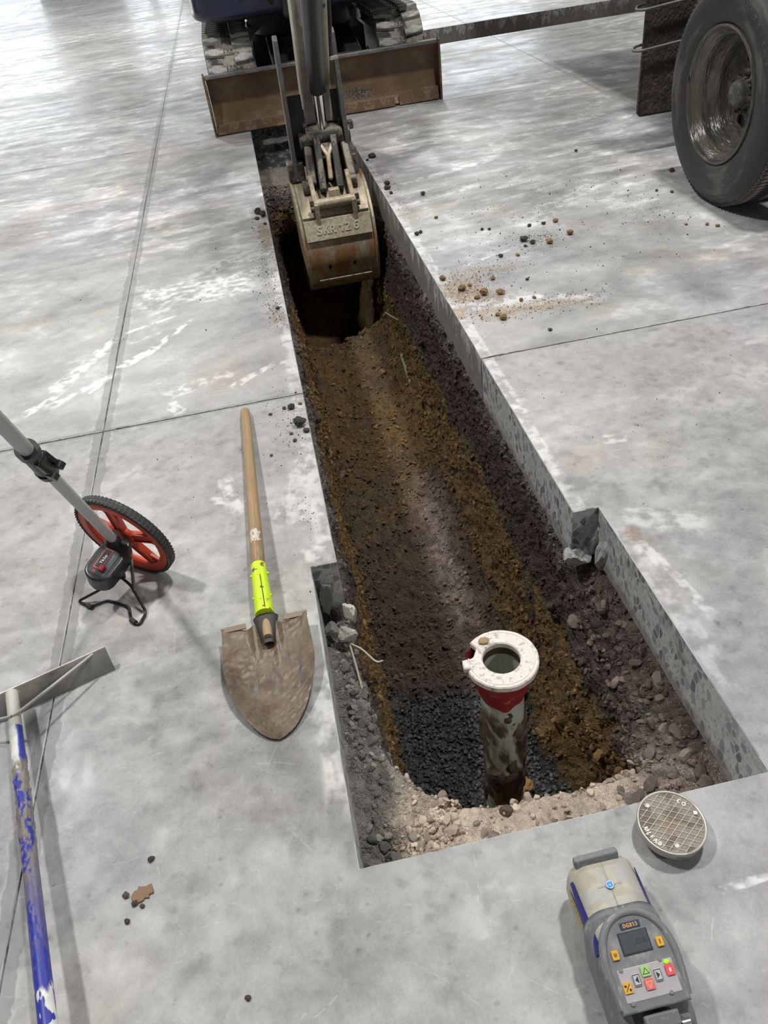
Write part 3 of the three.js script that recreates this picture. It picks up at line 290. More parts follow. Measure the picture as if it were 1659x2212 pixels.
// ---------------------------------------------------------------- excavator
{
  const ex = thing('excavator', 'mini excavator with dark blue body reaching its bucket into the trench', 'excavator', [0.66, 0, -8.4]);
  const O = (x, y, z) => V(x - 0.66, y, z + 8.4);             // world to machine
  const W = (g) => g.translate(-0.66, 0, 8.4);
  // tracks
  const trackMat = new THREE.MeshStandardMaterial({ map: muddy([0.06, 0.058, 0.055], [0.26, 0.235, 0.2], 0.55, 2), roughness: 0.85 }), lugMat = new THREE.MeshStandardMaterial({ map: muddy([0.2, 0.195, 0.185], [0.4, 0.385, 0.36], 0.62, 6), roughness: 0.8 });
  const R = 0.29, zF = -7.66, zB = -9.25, cy = 0.325, straight = zF - zB, per = 2 * straight + 2 * Math.PI * R;
  const on = (s, r) => { s = ((s % per) + per) % per; if (s < straight) return [zB + s, cy + r, 0]; s -= straight; if (s < Math.PI * R) { const a = s / R; return [zF + r * Math.sin(a), cy + r * Math.cos(a), a]; } s -= Math.PI * R; if (s < straight) return [zF - s, cy - r, Math.PI]; s -= straight; const a = Math.PI + s / R; return [zB + r * Math.sin(a), cy + r * Math.cos(a), a]; };
  const lugG = uvBox(rbox(0.155, 0.04, 0.062, 0.006, 1), 2.5), linkG = rbox(0.07, 0.012, 0.05, 0.004);
  for (const x of [-0.06, 1.38]) {
    const tr = new THREE.Group(); tr.name = 'crawler_track'; ex.add(tr);
    const out = [], inn = []; for (let i = 0; i < 96; i++) { const [z, y] = on(i / 96 * per, R); out.push([z, y]); const [z2, y2] = on(i / 96 * per, R - 0.035); inn.push([z2, y2]); }
    const band = plate(out, 0.39, 0.004, [inn]); band.rotateY(-Math.PI / 2); band.translate(x + 0.195, 0, 0); part('rubber_band', W(uvBox(band, 2.5)), trackMat, tr);
    const N = Math.round(per / 0.122);
    for (let i = 0; i < N; i++) for (const s of [-1, 1]) { const [z, y, a] = on((i + (s > 0 ? 0.5 : 0)) / N * per, R + 0.012); const m = part('lug', lugG, lugMat, tr); m.position.copy(O(x + s * 0.115, y, z)); m.rotation.set(a, s * 0.10, 0); }
    for (let i = 0; i < N; i++) { const [z, y, a] = on(i / N * per, R + 0.003); const m = part('link', linkG, trackMat, tr); m.position.copy(O(x, y, z)); m.rotation.x = a; }
    const rollers = [at(new THREE.CylinderGeometry(R - 0.05, R - 0.05, 0.16, 32), x, cy, zF, 0, 0, Math.PI / 2), at(new THREE.CylinderGeometry(R - 0.05, R - 0.05, 0.16, 32), x, cy, zB, 0, 0, Math.PI / 2)]; for (let i = 0; i < 4; i++) rollers.push(at(new THREE.CylinderGeometry(0.09, 0.09, 0.2, 20), x, 0.14, zF - 0.3 - i * 0.34, 0, 0, Math.PI / 2)); rollers.push(bxg(x - 0.1, x + 0.1, 0.2, 0.42, zB + 0.2, zF - 0.2));
    part('track_frame', W(merge(rollers)), blackSteel, tr);
  }
  part('undercarriage', W(merge([bxg(0.16, 1.16, 0.3, 0.5, -9.0, -7.95), at(new THREE.CylinderGeometry(0.42, 0.46, 0.22, 40), 0.66, 0.6, -8.5), at(rbox(0.14, 0.1, 0.7, 0.02), 0.35, 0.42, -7.65, 0.2), at(rbox(0.14, 0.1, 0.7, 0.02), 0.97, 0.42, -7.65, 0.2)])), blackSteel, ex);
  part('blade_cylinder', W(merge([rod(V(0.3, 0.36, -7.25), V(1.02, 0.36, -7.25), 0.065), rod(V(0.66, 0.4, -7.3), V(0.66, 0.55, -7.9), 0.05)])), blackSteel, ex);
  part('step_bracket', W(merge([beam(V(0.16, 0.66, -7.72), V(0.3, 0.72, -7.9), 0.05, 0.16, 0.01), beam(V(0.16, 0.66, -7.72), V(0.1, 0.52, -7.75), 0.05, 0.14, 0.01)])), greySteel, ex);
  // dozer blade: curved mouldboard, side wings, wear edge
  const bladeTex = texture(1024, 256, (u, v, o) => { const x = u * 14, y = v * 4, n = fbm(x * 0.7, y, 5), f = fbm(x * 5, y * 5, 3), st = fbm(x * 2.2, y * 0.4 + 9, 3), sp = vn(x * 34, y * 34) > 0.965 ? 1 : 0, tar = 0.8 * smooth(0.42, 0.62, 1.1 * Math.exp(-Math.pow((u - 0.64) / 0.085, 2) - Math.pow((v - 0.3) / 0.16, 2)) * (0.1 + 0.5 * f + 0.7 * fbm(x * 16, y * 16, 3))); let k = 0.95 + 0.7 * (n - 0.5) + 0.3 * (st - 0.5) + 0.25 * (f - 0.5); o[0] = 0.155 * k; o[1] = 0.098 * k; o[2] = 0.056 * k; if (n > 0.56) { const g = smooth(0.56, 0.7, n); o[0] = lerp(o[0], 0.2, g * 0.6); o[1] = lerp(o[1], 0.15, g * 0.6); o[2] = lerp(o[2], 0.1, g * 0.6); } const lo = smooth(0.15, 0.11, v + 0.02 * (f - 0.5)); o[0] = lerp(o[0], 0.21 * k, lo * 0.7); o[1] = lerp(o[1], 0.13 * k, lo * 0.7); o[2] = lerp(o[2], 0.07 * k, lo * 0.7); if (tar > 0) { const q = fbm(x * 22 + 5, y * 22, 3), b = lerp(0.025, 0.22, smooth(0.5, 0.66, q)); for (let c = 0; c < 3; c++) o[c] = lerp(o[c], b * [1, 0.9, 0.8][c], tar); } if (sp && f > 0.42) for (let c = 0; c < 3; c++) o[c] += 0.25; });
  { const prof = [[0.0, 0.03], [-0.03, 0.02], [-0.07, 0.08], [-0.095, 0.17], [-0.1, 0.25], [-0.075, 0.34], [-0.035, 0.405], [0.0, 0.425], [-0.01, 0.435], [-0.05, 0.42], [-0.09, 0.35], [-0.118, 0.25], [-0.112, 0.16], [-0.088, 0.07], [-0.05, 0.0], [0.0, 0.0]];
    const g = new THREE.ExtrudeGeometry(new THREE.Shape(new THREE.SplineCurve(prof.slice(1, 8).map((p) => new THREE.Vector2(...p))).getPoints(24).concat(new THREE.SplineCurve(prof.slice(8, 15).map((p) => new THREE.Vector2(...p))).getPoints(24))), { depth: 1.9, bevelEnabled: false, steps: 1 }); g.rotateY(-Math.PI / 2); /* shape x -> world z */ g.translate(1.62, 0, -7.03); const p = g.attributes.position, uv = g.attributes.uv; for (let i = 0; i < p.count; i++) uv.setXY(i, (p.getX(i) + 0.29) / 1.92, p.getY(i) / 0.44); part('dozer_blade', W(g), new THREE.MeshStandardMaterial({ map: bladeTex, roughness: 0.55, metalness: 0.25 }), ex);
    const rustMat = new THREE.MeshStandardMaterial({ map: muddy([0.13, 0.08, 0.05], [0.2, 0.13, 0.08], 0.5, 3), roughness: 0.6, metalness: 0.25 });
    for (const x of [-0.295, 1.618]) { const w = plate([[-0.14, 0.0], [0.012, 0.0], [0.02, 0.2], [0.018, 0.44], [-0.02, 0.46], [-0.14, 0.3]], 0.012, 0.002); w.rotateY(-Math.PI / 2); w.translate(x + 0.006, 0, -7.03); part('blade_wing', W(uvBox(w, 2)), rustMat, ex); }
    part('wear_edge', W(uvBox(merge([at(rbox(1.5, 0.075, 0.014, 0.004), 0.47, 0.043, -7.045, -0.25), at(rbox(0.34, 0.1, 0.014, 0.004), 1.43, 0.055, -7.05, -0.25)]), 2)), rustMat, ex);
    part('blade_top_rail', W(uvBox(at(rbox(1.9, 0.03, 0.05, 0.008), 0.66, 0.43, -7.05), 2)), greySteel, ex); }
  // house
  const navy = mat([0.016, 0.019, 0.045], 0.35, 0, { });
  { const s = new THREE.Shape(); const pts = [[-0.86, -1.2], [-0.9, 0.75], [-0.82, 0.97], [-0.62, 1.05], [0.55, 1.05], [0.8, 0.85], [0.84, -1.2]]; s.moveTo(...pts[0]); s.lineTo(...pts[1]); s.quadraticCurveTo(-0.88, 1.0, ...pts[3]); s.lineTo(...pts[4]); s.quadraticCurveTo(0.84, 1.0, ...pts[5]); s.lineTo(...pts[6]); const g = new THREE.ExtrudeGeometry(s, { depth: 0.85, bevelEnabled: true, bevelSize: 0.05, bevelThickness: 0.05, bevelSegments: 5, curveSegments: 16 }); g.rotateX(-Math.PI / 2); g.rotateY(0); g.scale(1, 1, -1); g.translate(0, 0.80, 0.0); const ix = g.index; const pp = g.attributes.position; for (let i = 0; i < pp.count; i += 3) { for (const a of ['position', 'normal', 'uv']) { const A = g.attributes[a], n = A.itemSize; for (let c = 0; c < n; c++) { const t = A.array[(i + 1) * n + c]; A.array[(i + 1) * n + c] = A.array[(i + 2) * n + c]; A.array[(i + 2) * n + c] = t; } } } g.computeVertexNormals(); part('house_body', g, navy, ex); }
  part('lower_skirt', W(at(rbox(1.5, 0.05, 0.4, 0.02), 0.66, 0.74, -7.75)), mat([0.03, 0.028, 0.027], 0.6), ex);
  part('head_lamp', W(merge([at(rbox(0.02, 0.2, 0.05, 0.008), -0.275, 0.93, -7.5), at(rbox(0.02, 0.03, 0.09, 0.008), -0.275, 0.825, -7.48)])), mat([0.8, 0.8, 0.8], 0.3), ex);
  part('bolt', W(at(new THREE.CylinderGeometry(0.014, 0.014, 0.012, 12), 0.12, 0.9, -7.29, Math.PI / 2)), mat([0.6, 0.6, 0.58], 0.35, 0.8), ex);
  part('cab', W(at(rbox(0.9, 1.3, 1.2, 0.08), 0.9, 2.3, -8.5)), navy, ex);
  // boom: from the swing bracket forward and up, then the stick folds back down to the bucket
  const cream = new THREE.MeshStandardMaterial({ map: texture(256, 1024, (u, v, o) => { const n = fbm(u * 5, v * 5, 4), f = fbm(u * 30, v * 30, 3), sc = smooth(0.74, 0.78, fbm(u * 9 + 4, v * 12, 4)); let k = 0.85 + 0.3 * (f - 0.5); o[0] = lerp(0.46 * k, 0.05, sc); o[1] = lerp(0.42 * k, 0.045, sc); o[2] = lerp(0.345 * k, 0.04, sc); const d = smooth(0.5, 0.75, n) * 0.55; o[0] = lerp(o[0], 0.2, d); o[1] = lerp(o[1], 0.165, d); o[2] = lerp(o[2], 0.12, d); }), roughness: 0.5 });
  const sA = V(0.462, 0.282, -5.9), sB = V(0.378, 1.80, -3.83);
  part('stick', W(uvBox(beam(sA, sB, 0.19, 0.2, 0.02), 1.4)), cream, ex);
  part('boom', W(uvBox(merge([beam(V(0.375, 1.75, -3.85), V(0.5, 2.6, -5.2), 0.2, 0.3, 0.03), beam(V(0.5, 2.6, -5.1), V(0.62, 1.0, -7.5), 0.22, 0.34, 0.03)]), 1.4)), cream, ex);
  part('swing_bracket', W(merge([at(rbox(0.34, 0.5, 0.3, 0.05), 0.6, 0.95, -7.4), at(new THREE.CylinderGeometry(0.12, 0.12, 0.5, 24), 0.6, 0.9, -7.45)])), blackSteel, ex);
  part('hydraulic_hose', W(merge([wire([V(0.28, 1.3, -7.2), V(0.22, 0.95, -7.25), V(0.3, 0.75, -7.5)], 0.014, 0.1), wire([V(0.34, 1.3, -7.15), V(0.33, 0.9, -7.2), V(0.4, 0.7, -7.5)], 0.014, 0.1), wire([V(0.53, 1.3, -4.7), V(0.545, 0.95, -5.0), V(0.54, 0.72, -5.25)], 0.014, 0.1)])), rubber, ex);
  // bucket cylinder along the stick
  const cA = V(0.437, 0.575, -5.235), cB = V(0.375, 1.5, -3.75), pin = V(0.44, 0.285, -5.33), lift = V(0, 0, 0);
  part('cylinder_barrel', W(rod(cA.clone().add(lift), cB.clone().add(lift), 0.052, 0.056, 32)), mat([0.03, 0.03, 0.031], 0.42, 0.2), ex);
  part('cylinder_rod', W(rod(pin, cA.clone().add(lift), 0.034, 0.034, 28)), chrome, ex);
  part('decal_strip', W(beam(V(0.37, 0.95, -4.82), V(0.35, 1.2, -4.48), 0.012, 0.004, 0.001)), mat([0.55, 0.5, 0.5], 0.5), ex);
  part('pipe_clip', W(merge([beam(V(0.4, 0.7, -5.2), V(0.325, 0.7, -5.2), 0.022, 0.022, 0.006), beam(V(0.53, 0.72, -5.2), V(0.585, 0.72, -5.22), 0.022, 0.022, 0.006)])), cream, ex);
  // thumb hanging behind the stick: two long side plates with a web
  { const t = new THREE.Group(); t.name = 'thumb'; ex.add(t);
    for (const [x0, x1] of [[0.238, 0.226], [0.577, 0.585]]) { const g = plate([[-0.03, -0.8], [0.035, -0.8], [0.065, -0.35], [0.062, -0.02], [0.03, 0.0], [-0.01, 0.0], [-0.045, -0.12], [-0.05, -0.6]], 0.022, 0.003); g.rotateY(-Math.PI / 2); g.applyMatrix4(new THREE.Matrix4().makeShear(0, 0, (x0 - x1) / 0.8, 0, 0, 0)); g.translate(x0 + 0.011, 0.86, -5.32); part('side_plate', W(uvBox(g, 2)), greySteel, t); }
    part('web_plate', W(merge([at(rbox(0.1, 0.4, 0.014, 0.004), 0.288, 0.33, -5.36), at(rbox(0.055, 0.4, 0.014, 0.004), 0.55, 0.33, -5.36), at(rbox(0.33, 0.06, 0.014, 0.004), 0.41, 0.14, -5.36)])), blackSteel, t);
    for (const x of [0.228, 0.582]) part('pivot_lug', W(uvBox(merge([at(rbox(0.05, 0.12, 0.1, 0.015), x - 0.03, 0.1, -5.33), at(rbox(0.05, 0.12, 0.1, 0.015), x + 0.03, 0.1, -5.33)]), 2)), greaseMat, t); }
  // linkage between stick, rod and bucket
  { const L = new THREE.Group(); L.name = 'bucket_linkage'; ex.add(L);
    part('pin_boss', W(uvBox(rod(V(0.33, 0.285, -5.33), V(0.56, 0.285, -5.33), 0.062, 0.062, 32), 3)), greaseMat, L);
    for (const s of [-1, 1]) { const x = 0.445 + s * 0.135; part('boss_collar', W(uvBox(rod(V(x - 0.03, 0.27, -5.33), V(x + 0.03, 0.27, -5.33), 0.05, 0.05, 28), 3)), greaseMat, L); part('side_link', W(uvBox(merge([beam(V(x - s * 0.02, 0.42, -5.44), V(x - s * 0.02, 0.25, -5.36), 0.03, 0.11, 0.01), beam(V(x - s * 0.02, 0.25, -5.36), V(x + s * -0.005, 0.02, -5.17), 0.055, 0.11, 0.014)]), 3)), greaseMat, L); part('bolt', W(at(rbox(0.04, 0.05, 0.05, 0.008), x + s * 0.045, 0.31, -5.38)), greaseMat, L); }
    part('stick_nose', W(uvBox(merge([beam(V(0.445, 0.3, -5.5), V(0.425, 0.02, -5.25), 0.19, 0.14, 0.02)]), 3)), blackSteel, L); part('tipping_link', W(uvBox(merge([beam(V(0.39, 0.27, -5.3), V(0.37, 0.0, -5.1), 0.045, 0.12, 0.01), beam(V(0.495, 0.27, -5.3), V(0.48, 0.0, -5.1), 0.045, 0.12, 0.01), beam(V(0.443, 0.25, -5.27), V(0.437, 0.17, -5.2), 0.12, 0.03, 0.01)]), 3)), linkMat, L); part('link_rib', W(uvBox(merge([beam(V(0.44, 0.2, -5.19), V(0.43, 0.07, -5.115), 0.03, 0.04, 0.01), beam(V(0.405, 0.25, -5.235), V(0.44, 0.19, -5.185), 0.025, 0.03, 0.008), beam(V(0.48, 0.25, -5.235), V(0.44, 0.19, -5.185), 0.025, 0.03, 0.008)]), 3)), bucketMat, L); }
  // bucket
  { const B = new THREE.Group(); B.name = 'digging_bucket'; ex.add(B);
    const x0 = 0.19, x1 = 0.64, outer = new THREE.SplineCurve([[-5.36, 0.03], [-5.18, 0.02], [-5.05, -0.05], [-4.965, -0.14], [-4.93, -0.25], [-4.925, -0.36], [-4.95, -0.46], [-5.0, -0.55], [-5.08, -0.61], [-5.25, -0.68], [-5.42, -0.7]].map((p) => new THREE.Vector2(...p))).getPoints(60);
    const inner = outer.map((p, i) => { const a = outer[Math.max(0, i - 1)], b = outer[Math.min(60, i + 1)], d = b.clone().sub(a).normalize(); return p.clone().add(new THREE.Vector2(d.y, -d.x).multiplyScalar(0.016)); }).reverse();
    const hole = (x, i) => [x, i];
    const g = new THREE.ExtrudeGeometry(new THREE.Shape(outer.concat(inner)), { depth: x1 - x0, bevelEnabled: false }); g.rotateY(-Math.PI / 2); g.translate(x1, 0, 0); g.computeVertexNormals(); { const p = g.attributes.position, uv = g.attributes.uv; for (let i = 0; i < p.count; i++) uv.setXY(i, (p.getX(i) - x0) / 0.45, (p.getY(i) + 0.7) / 0.75); } part('back_shell', W(g), bucketMat, B);
    for (const x of [x0 - 0.014, x1]) { const g2 = plate([...outer.map((p) => [p.x + (p.x > -5.1 ? 0.012 : 0), p.y + 0.006]), [-5.5, -0.62], [-5.46, -0.3], [-5.42, 0.0]], 0.014, 0.002); g2.rotateY(-Math.PI / 2); g2.translate(x + 0.014, 0, 0); part('side_plate', W(uvBox(g2, 2.2)), bucketMat, B); }
    const along = (y) => { for (let i = 1; i < outer.length; i++) if (outer[i].y <= y) { const d = outer[i].clone().sub(outer[i - 1]).normalize(); return [outer[i].x, outer[i].y, Math.atan2(d.x, -d.y)]; } return [-5, y, 0]; };
    const strip = (name, y, h, th, xa, xb, m) => { const [z, yy, a] = along(y); const o = part(name, uvBox(rbox(xb - xa, h, th, 0.004), 2.2), m, B); o.position.copy(O((xa + xb) / 2, yy, z)); o.rotation.x = -a; o.translateZ(th / 2 - 0.002); return o; };
    const plateZ = strip('wear_plate', -0.175, 0.13, 0.014, x0 + 0.01, x1 - 0.008, bucketMat); strip('lip_bar', -0.505, 0.022, 0.02, x0 + 0.05, x1 - 0.04, bucketMat); strip('cross_rib', -0.09, 0.05, 0.02, x0 + 0.01, x1 - 0.01, bucketMat);
    for (const [y, x] of [[-0.40, 0.325], [-0.40, 0.49]]) { const [z, yy, a] = along(y); const o = part('drain_hole', new THREE.CylinderGeometry(0.011, 0.011, 0.014, 16), mat([0.004, 0.004, 0.004], 0.9), B); o.scale.set(0.8, 1, 1.5); o.position.copy(O(x, yy, z)); o.rotation.x = Math.PI / 2 - a; }
    { const tg = text('SKR 12 6', 0.05, 0.006); tg.computeBoundingBox(); const o = part('welded_lettering', tg, mat([0.55, 0.5, 0.4], 0.45, 0.2), B); const [z, yy, a] = along(-0.175); o.position.copy(O(0.275, yy, z)); o.rotation.x = -a; o.translateY(-0.028); o.translateZ(0.0115); }
    // hitch yoke on top of the bucket
    part('hitch_bar', W(uvBox(rod(V(0.292, -0.022, -4.975), V(0.545, -0.022, -4.975), 0.03, 0.03, 24), 3)), bucketMat, B);
    for (const x of [0.275, 0.565]) part('bar_pin', W(merge([at(new THREE.CylinderGeometry(0.012, 0.012, 0.05, 12), x, -0.02, -4.97), rod(V(x - 0.012, -0.045, -4.965), V(x + 0.012, -0.045, -4.965), 0.02)])), greaseMat, B);
    for (const x of [0.3, 0.54]) { const e = plate([[-5.24, -0.05], [-5.24, 0.07], [-5.17, 0.10], [-5.11, 0.07], [-5.0, 0.01], [-4.94, -0.02], [-4.95, -0.14], [-5.1, -0.08]], 0.022, 0.003); e.rotateY(-Math.PI / 2); e.translate(x + 0.011, 0, 0); part('hitch_ear', W(uvBox(e, 2.5)), bucketMat, B); }
    for (const s of [-1, 1]) part('pin_head', W(uvBox(rod(V(0.42 + s * 0.135, 0.035, -5.15), V(0.42 + s * 0.175, 0.035, -5.15), 0.045, 0.045, 24), 3)), greaseMat, B);
    part('hitch_block', W(uvBox(at(rbox(0.07, 0.05, 0.05, 0.01), 0.43, 0.02, -5.03), 3)), bucketMat, B);
    part('rear_hitch_plate', W(at(rbox(0.23, 0.06, 0.02, 0.004), 0.42, -0.06, -5.03)), greaseMat, B); }
}

// ---------------------------------------------------------------- truck
{
  const tk = thing('truck', 'rear corner of a heavy truck with muddy dished wheel and mud flap', 'truck', [2.5, 0, -3.84]);
  const X0 = 2.25, R = 0.51, tread = new THREE.MeshStandardMaterial({ map: muddy([0.035, 0.035, 0.034], [0.2, 0.165, 0.14], 0.4, 5), roughness: 0.85 }), side = new THREE.MeshStandardMaterial({ map: muddy([0.032, 0.033, 0.034], [0.075, 0.075, 0.07], 0.4, 8, 1), roughness: 0.62 });
  const rimMat = new THREE.MeshStandardMaterial({ map: muddy([0.075, 0.07, 0.062], [0.125, 0.112, 0.09], 0.55, 12, 1.4), roughness: 0.3, metalness: 0.15, bumpMap: bumpTex, bumpScale: 0.004 });
  const lathe = (pts, m, name, parent, seg = 96) => { const g = new THREE.LatheGeometry(pts.map((p) => new THREE.Vector2(...p)), seg); g.rotateZ(-Math.PI / 2); return part(name, g, m, parent); }; // lathe axis -> +x (profile y becomes x)
  function wheel(off, outerSide, name) {
    const w = new THREE.Group(); w.name = name; w.position.set(X0 + off - 2.5, R, 0); tk.add(w);
    lathe([[0.30, 0.03], [0.315, 0.012], [0.35, 0.0], [0.40, -0.008], [0.44, -0.004], [0.465, 0.008], [0.478, 0.02], [0.488, 0.03], [0.495, 0.035], [0.497, 0.05], [0.499, 0.13], [0.497, 0.2], [0.488, 0.22], [0.44, 0.252], [0.38, 0.25], [0.30, 0.22]], side, 'tire', w, 120);
    const lug = uvBox(rbox(0.19, 0.018, 0.0185, 0.003), 3), N = 118; for (let i = 0; i < N; i++) { const a = i / N * Math.PI * 2, m = part('tread_block', lug, tread, w); m.position.set(0.13, Math.cos(a) * 0.502, Math.sin(a) * 0.502); m.rotation.x = a; }
    if (outerSide) {
      lathe([[0.306, 0.02], [0.306, 0.006], [0.297, 0.004], [0.292, 0.02], [0.285, 0.035], [0.262, 0.05], [0.255, 0.075], [0.25, 0.1], [0.225, 0.125], [0.218, 0.15], [0.213, 0.175], [0.205, 0.19]], rimMat, 'rim', w);
      const holes = []; for (let i = 0; i < 5; i++) { const a = i / 5 * 6.2832 + 0.62, c = [Math.cos(a) * 0.152, Math.sin(a) * 0.152], h = []; for (let k = 0; k < 20; k++) { const t = k / 20 * 6.2832, u = Math.cos(t) * 0.03, v = Math.sin(t) * 0.036; h.push([c[0] + u * Math.cos(a) - v * Math.sin(a), c[1] + u * Math.sin(a) + v * Math.cos(a)]); } holes.push(h.reverse()); }
      const ring = []; for (let k = 0; k < 72; k++) ring.push([Math.cos(k / 72 * 6.2832) * 0.208, Math.sin(k / 72 * 6.2832) * 0.208]);
      const d = plate(ring, 0.012, 0.001, holes); d.rotateY(-Math.PI / 2); d.translate(0.195, 0, 0); part('wheel_disc', uvBox(d, 2), rimMat, w);
      lathe([[0.0, 0.085], [0.04, 0.088], [0.056, 0.098], [0.062, 0.115], [0.066, 0.145], [0.1, 0.152], [0.106, 0.162], [0.106, 0.2]], new THREE.MeshStandardMaterial({ map: muddy([0.07, 0.067, 0.06], [0.13, 0.12, 0.1], 0.5, 31, 1.2), roughness: 0.6 }), 'hub', w, 48);
      const nut = merge([rod(V(0.155, 0, 0), V(0.132, 0, 0), 0.012, 0.012, 6), rod(V(0.135, 0, 0), V(0.115, 0, 0), 0.007, 0.007, 10)]); for (let i = 0; i < 10; i++) { const a = i / 10 * 6.2832 + 0.2, m = part('wheel_nut', nut, rimMat, w); m.position.set(0, Math.cos(a) * 0.086, Math.sin(a) * 0.086); }
      part('balance_weight', at(rbox(0.016, 0.03, 0.012, 0.003), 0.008, 0.03, -0.298), rimMat, w);
      // raised lettering on the sidewall
      const letters = (s, start, step, size, rad) => { const gs = []; [...s].forEach((c, i) => { if (c === ' ') return; const g = text(c, size, 0.003); g.computeBoundingBox(); g.translate(-(g.boundingBox.max.x) / 2, 0, 0); const a = start + i * step; g.rotateY(-Math.PI / 2); g.applyMatrix4(new THREE.Matrix4().makeTranslation(-0.0035, rad, 0)); g.applyMatrix4(new THREE.Matrix4().makeRotationX(a)); gs.push(g); }); return merge(gs); };
      part('raised_lettering', merge([letters('MULTI ENE', 0.28, 0.1, 0.03, 0.405), letters('SCW', Math.PI + 0.02, 0.085, 0.026, 0.40)]), mat([0.085, 0.08, 0.068], 0.7), w);
    }
    return w;
  }
  wheel(0, true, 'outer_wheel'); wheel(0.32, false, 'inner_wheel');
  part('axle_drum', rod(V(-0.05, R, 0), V(1.2, R, 0), 0.19, 0.19, 32), blackSteel, tk);
  // mud flap and its wire hangers
  { const flapMat = new THREE.MeshStandardMaterial({ map: texture(256, 512, (u, v, o) => { const n = fbm(u * 6, v * 12, 4), f = fbm(u * 30, v * 60, 3), sp = smooth(0.6, 0.72, f) * smooth(0.62, 0.2, v); o[0] = 0.032 + 0.03 * n + 0.05 * sp; o[1] = 0.024 + 0.02 * n + 0.032 * sp; o[2] = 0.022 + 0.016 * n + 0.026 * sp; }), roughness: 0.8, bumpMap: bumpTex, bumpScale: 0.01 });
    const N = 40, M = 56, g = new THREE.PlaneGeometry(0.62, 0.86, N, M), back = g.clone(); const p = g.attributes.position; for (let i = 0; i < p.count; i++) { const x = p.getX(i), y = p.getY(i), mud = smooth(0.15, -0.35, y); p.setZ(i, 0.01 + 0.012 * mud * fbm(x * 40, y * 40, 3)); } g.computeVertexNormals(); const slabG = plate([[-0.29, -0.43], [0.29, -0.43], [0.31, -0.41], [0.31, 0.43], [-0.31, 0.43], [-0.31, -0.41]], 0.012, 0.002); for (let i = 0; i < slabG.attributes.uv.count; i++) slabG.attributes.uv.setXY(i, slabG.attributes.position.getX(i) / 0.62 + 0.5, slabG.attributes.position.getY(i) / 0.86 + 0.5);
    const f = part('mud_flap', slabG, flapMat, tk); f.position.set(2.30 + 0.31 - 2.5, 0.22 + 0.43, -4.79 + 3.84); const crust = part('mud_crust', g, flapMat, f); crust.position.z = 0.006; crust.scale.set(0.97, 0.97, 1);
    for (const [y, dx] of [[0.59, 0.02], [0.79, 0.03]]) part('hanger_wire', wire([V(-0.25 + 0.36, y + 0.015, -0.905), V(-0.23, y - 0.01, -0.9), V(-0.265, y - 0.012, -0.94), V(-0.23, y + 0.002, -0.985), V(0.2, y + 0.02, -0.99)], 0.008, 0.03, 8), greySteel, tk); }
  part('chassis_rail', merge([at(rbox(0.1, 0.28, 7, 0.01), 0.75, 0.98, -1.2), at(rbox(2.3, 0.12, 0.14, 0.01), 0.85, 1.1, -0.95), at(rbox(0.12, 0.12, 2.2, 0.01), 0.2, 1.14, -0.5)]), blackSteel, tk);
  part('truck_bed', at(rbox(2.3, 1.1, 7.2, 0.03), 1.4, 1.9, -1.4), mat([0.5, 0.5, 0.5], 0.5, 0.1), tk);
}

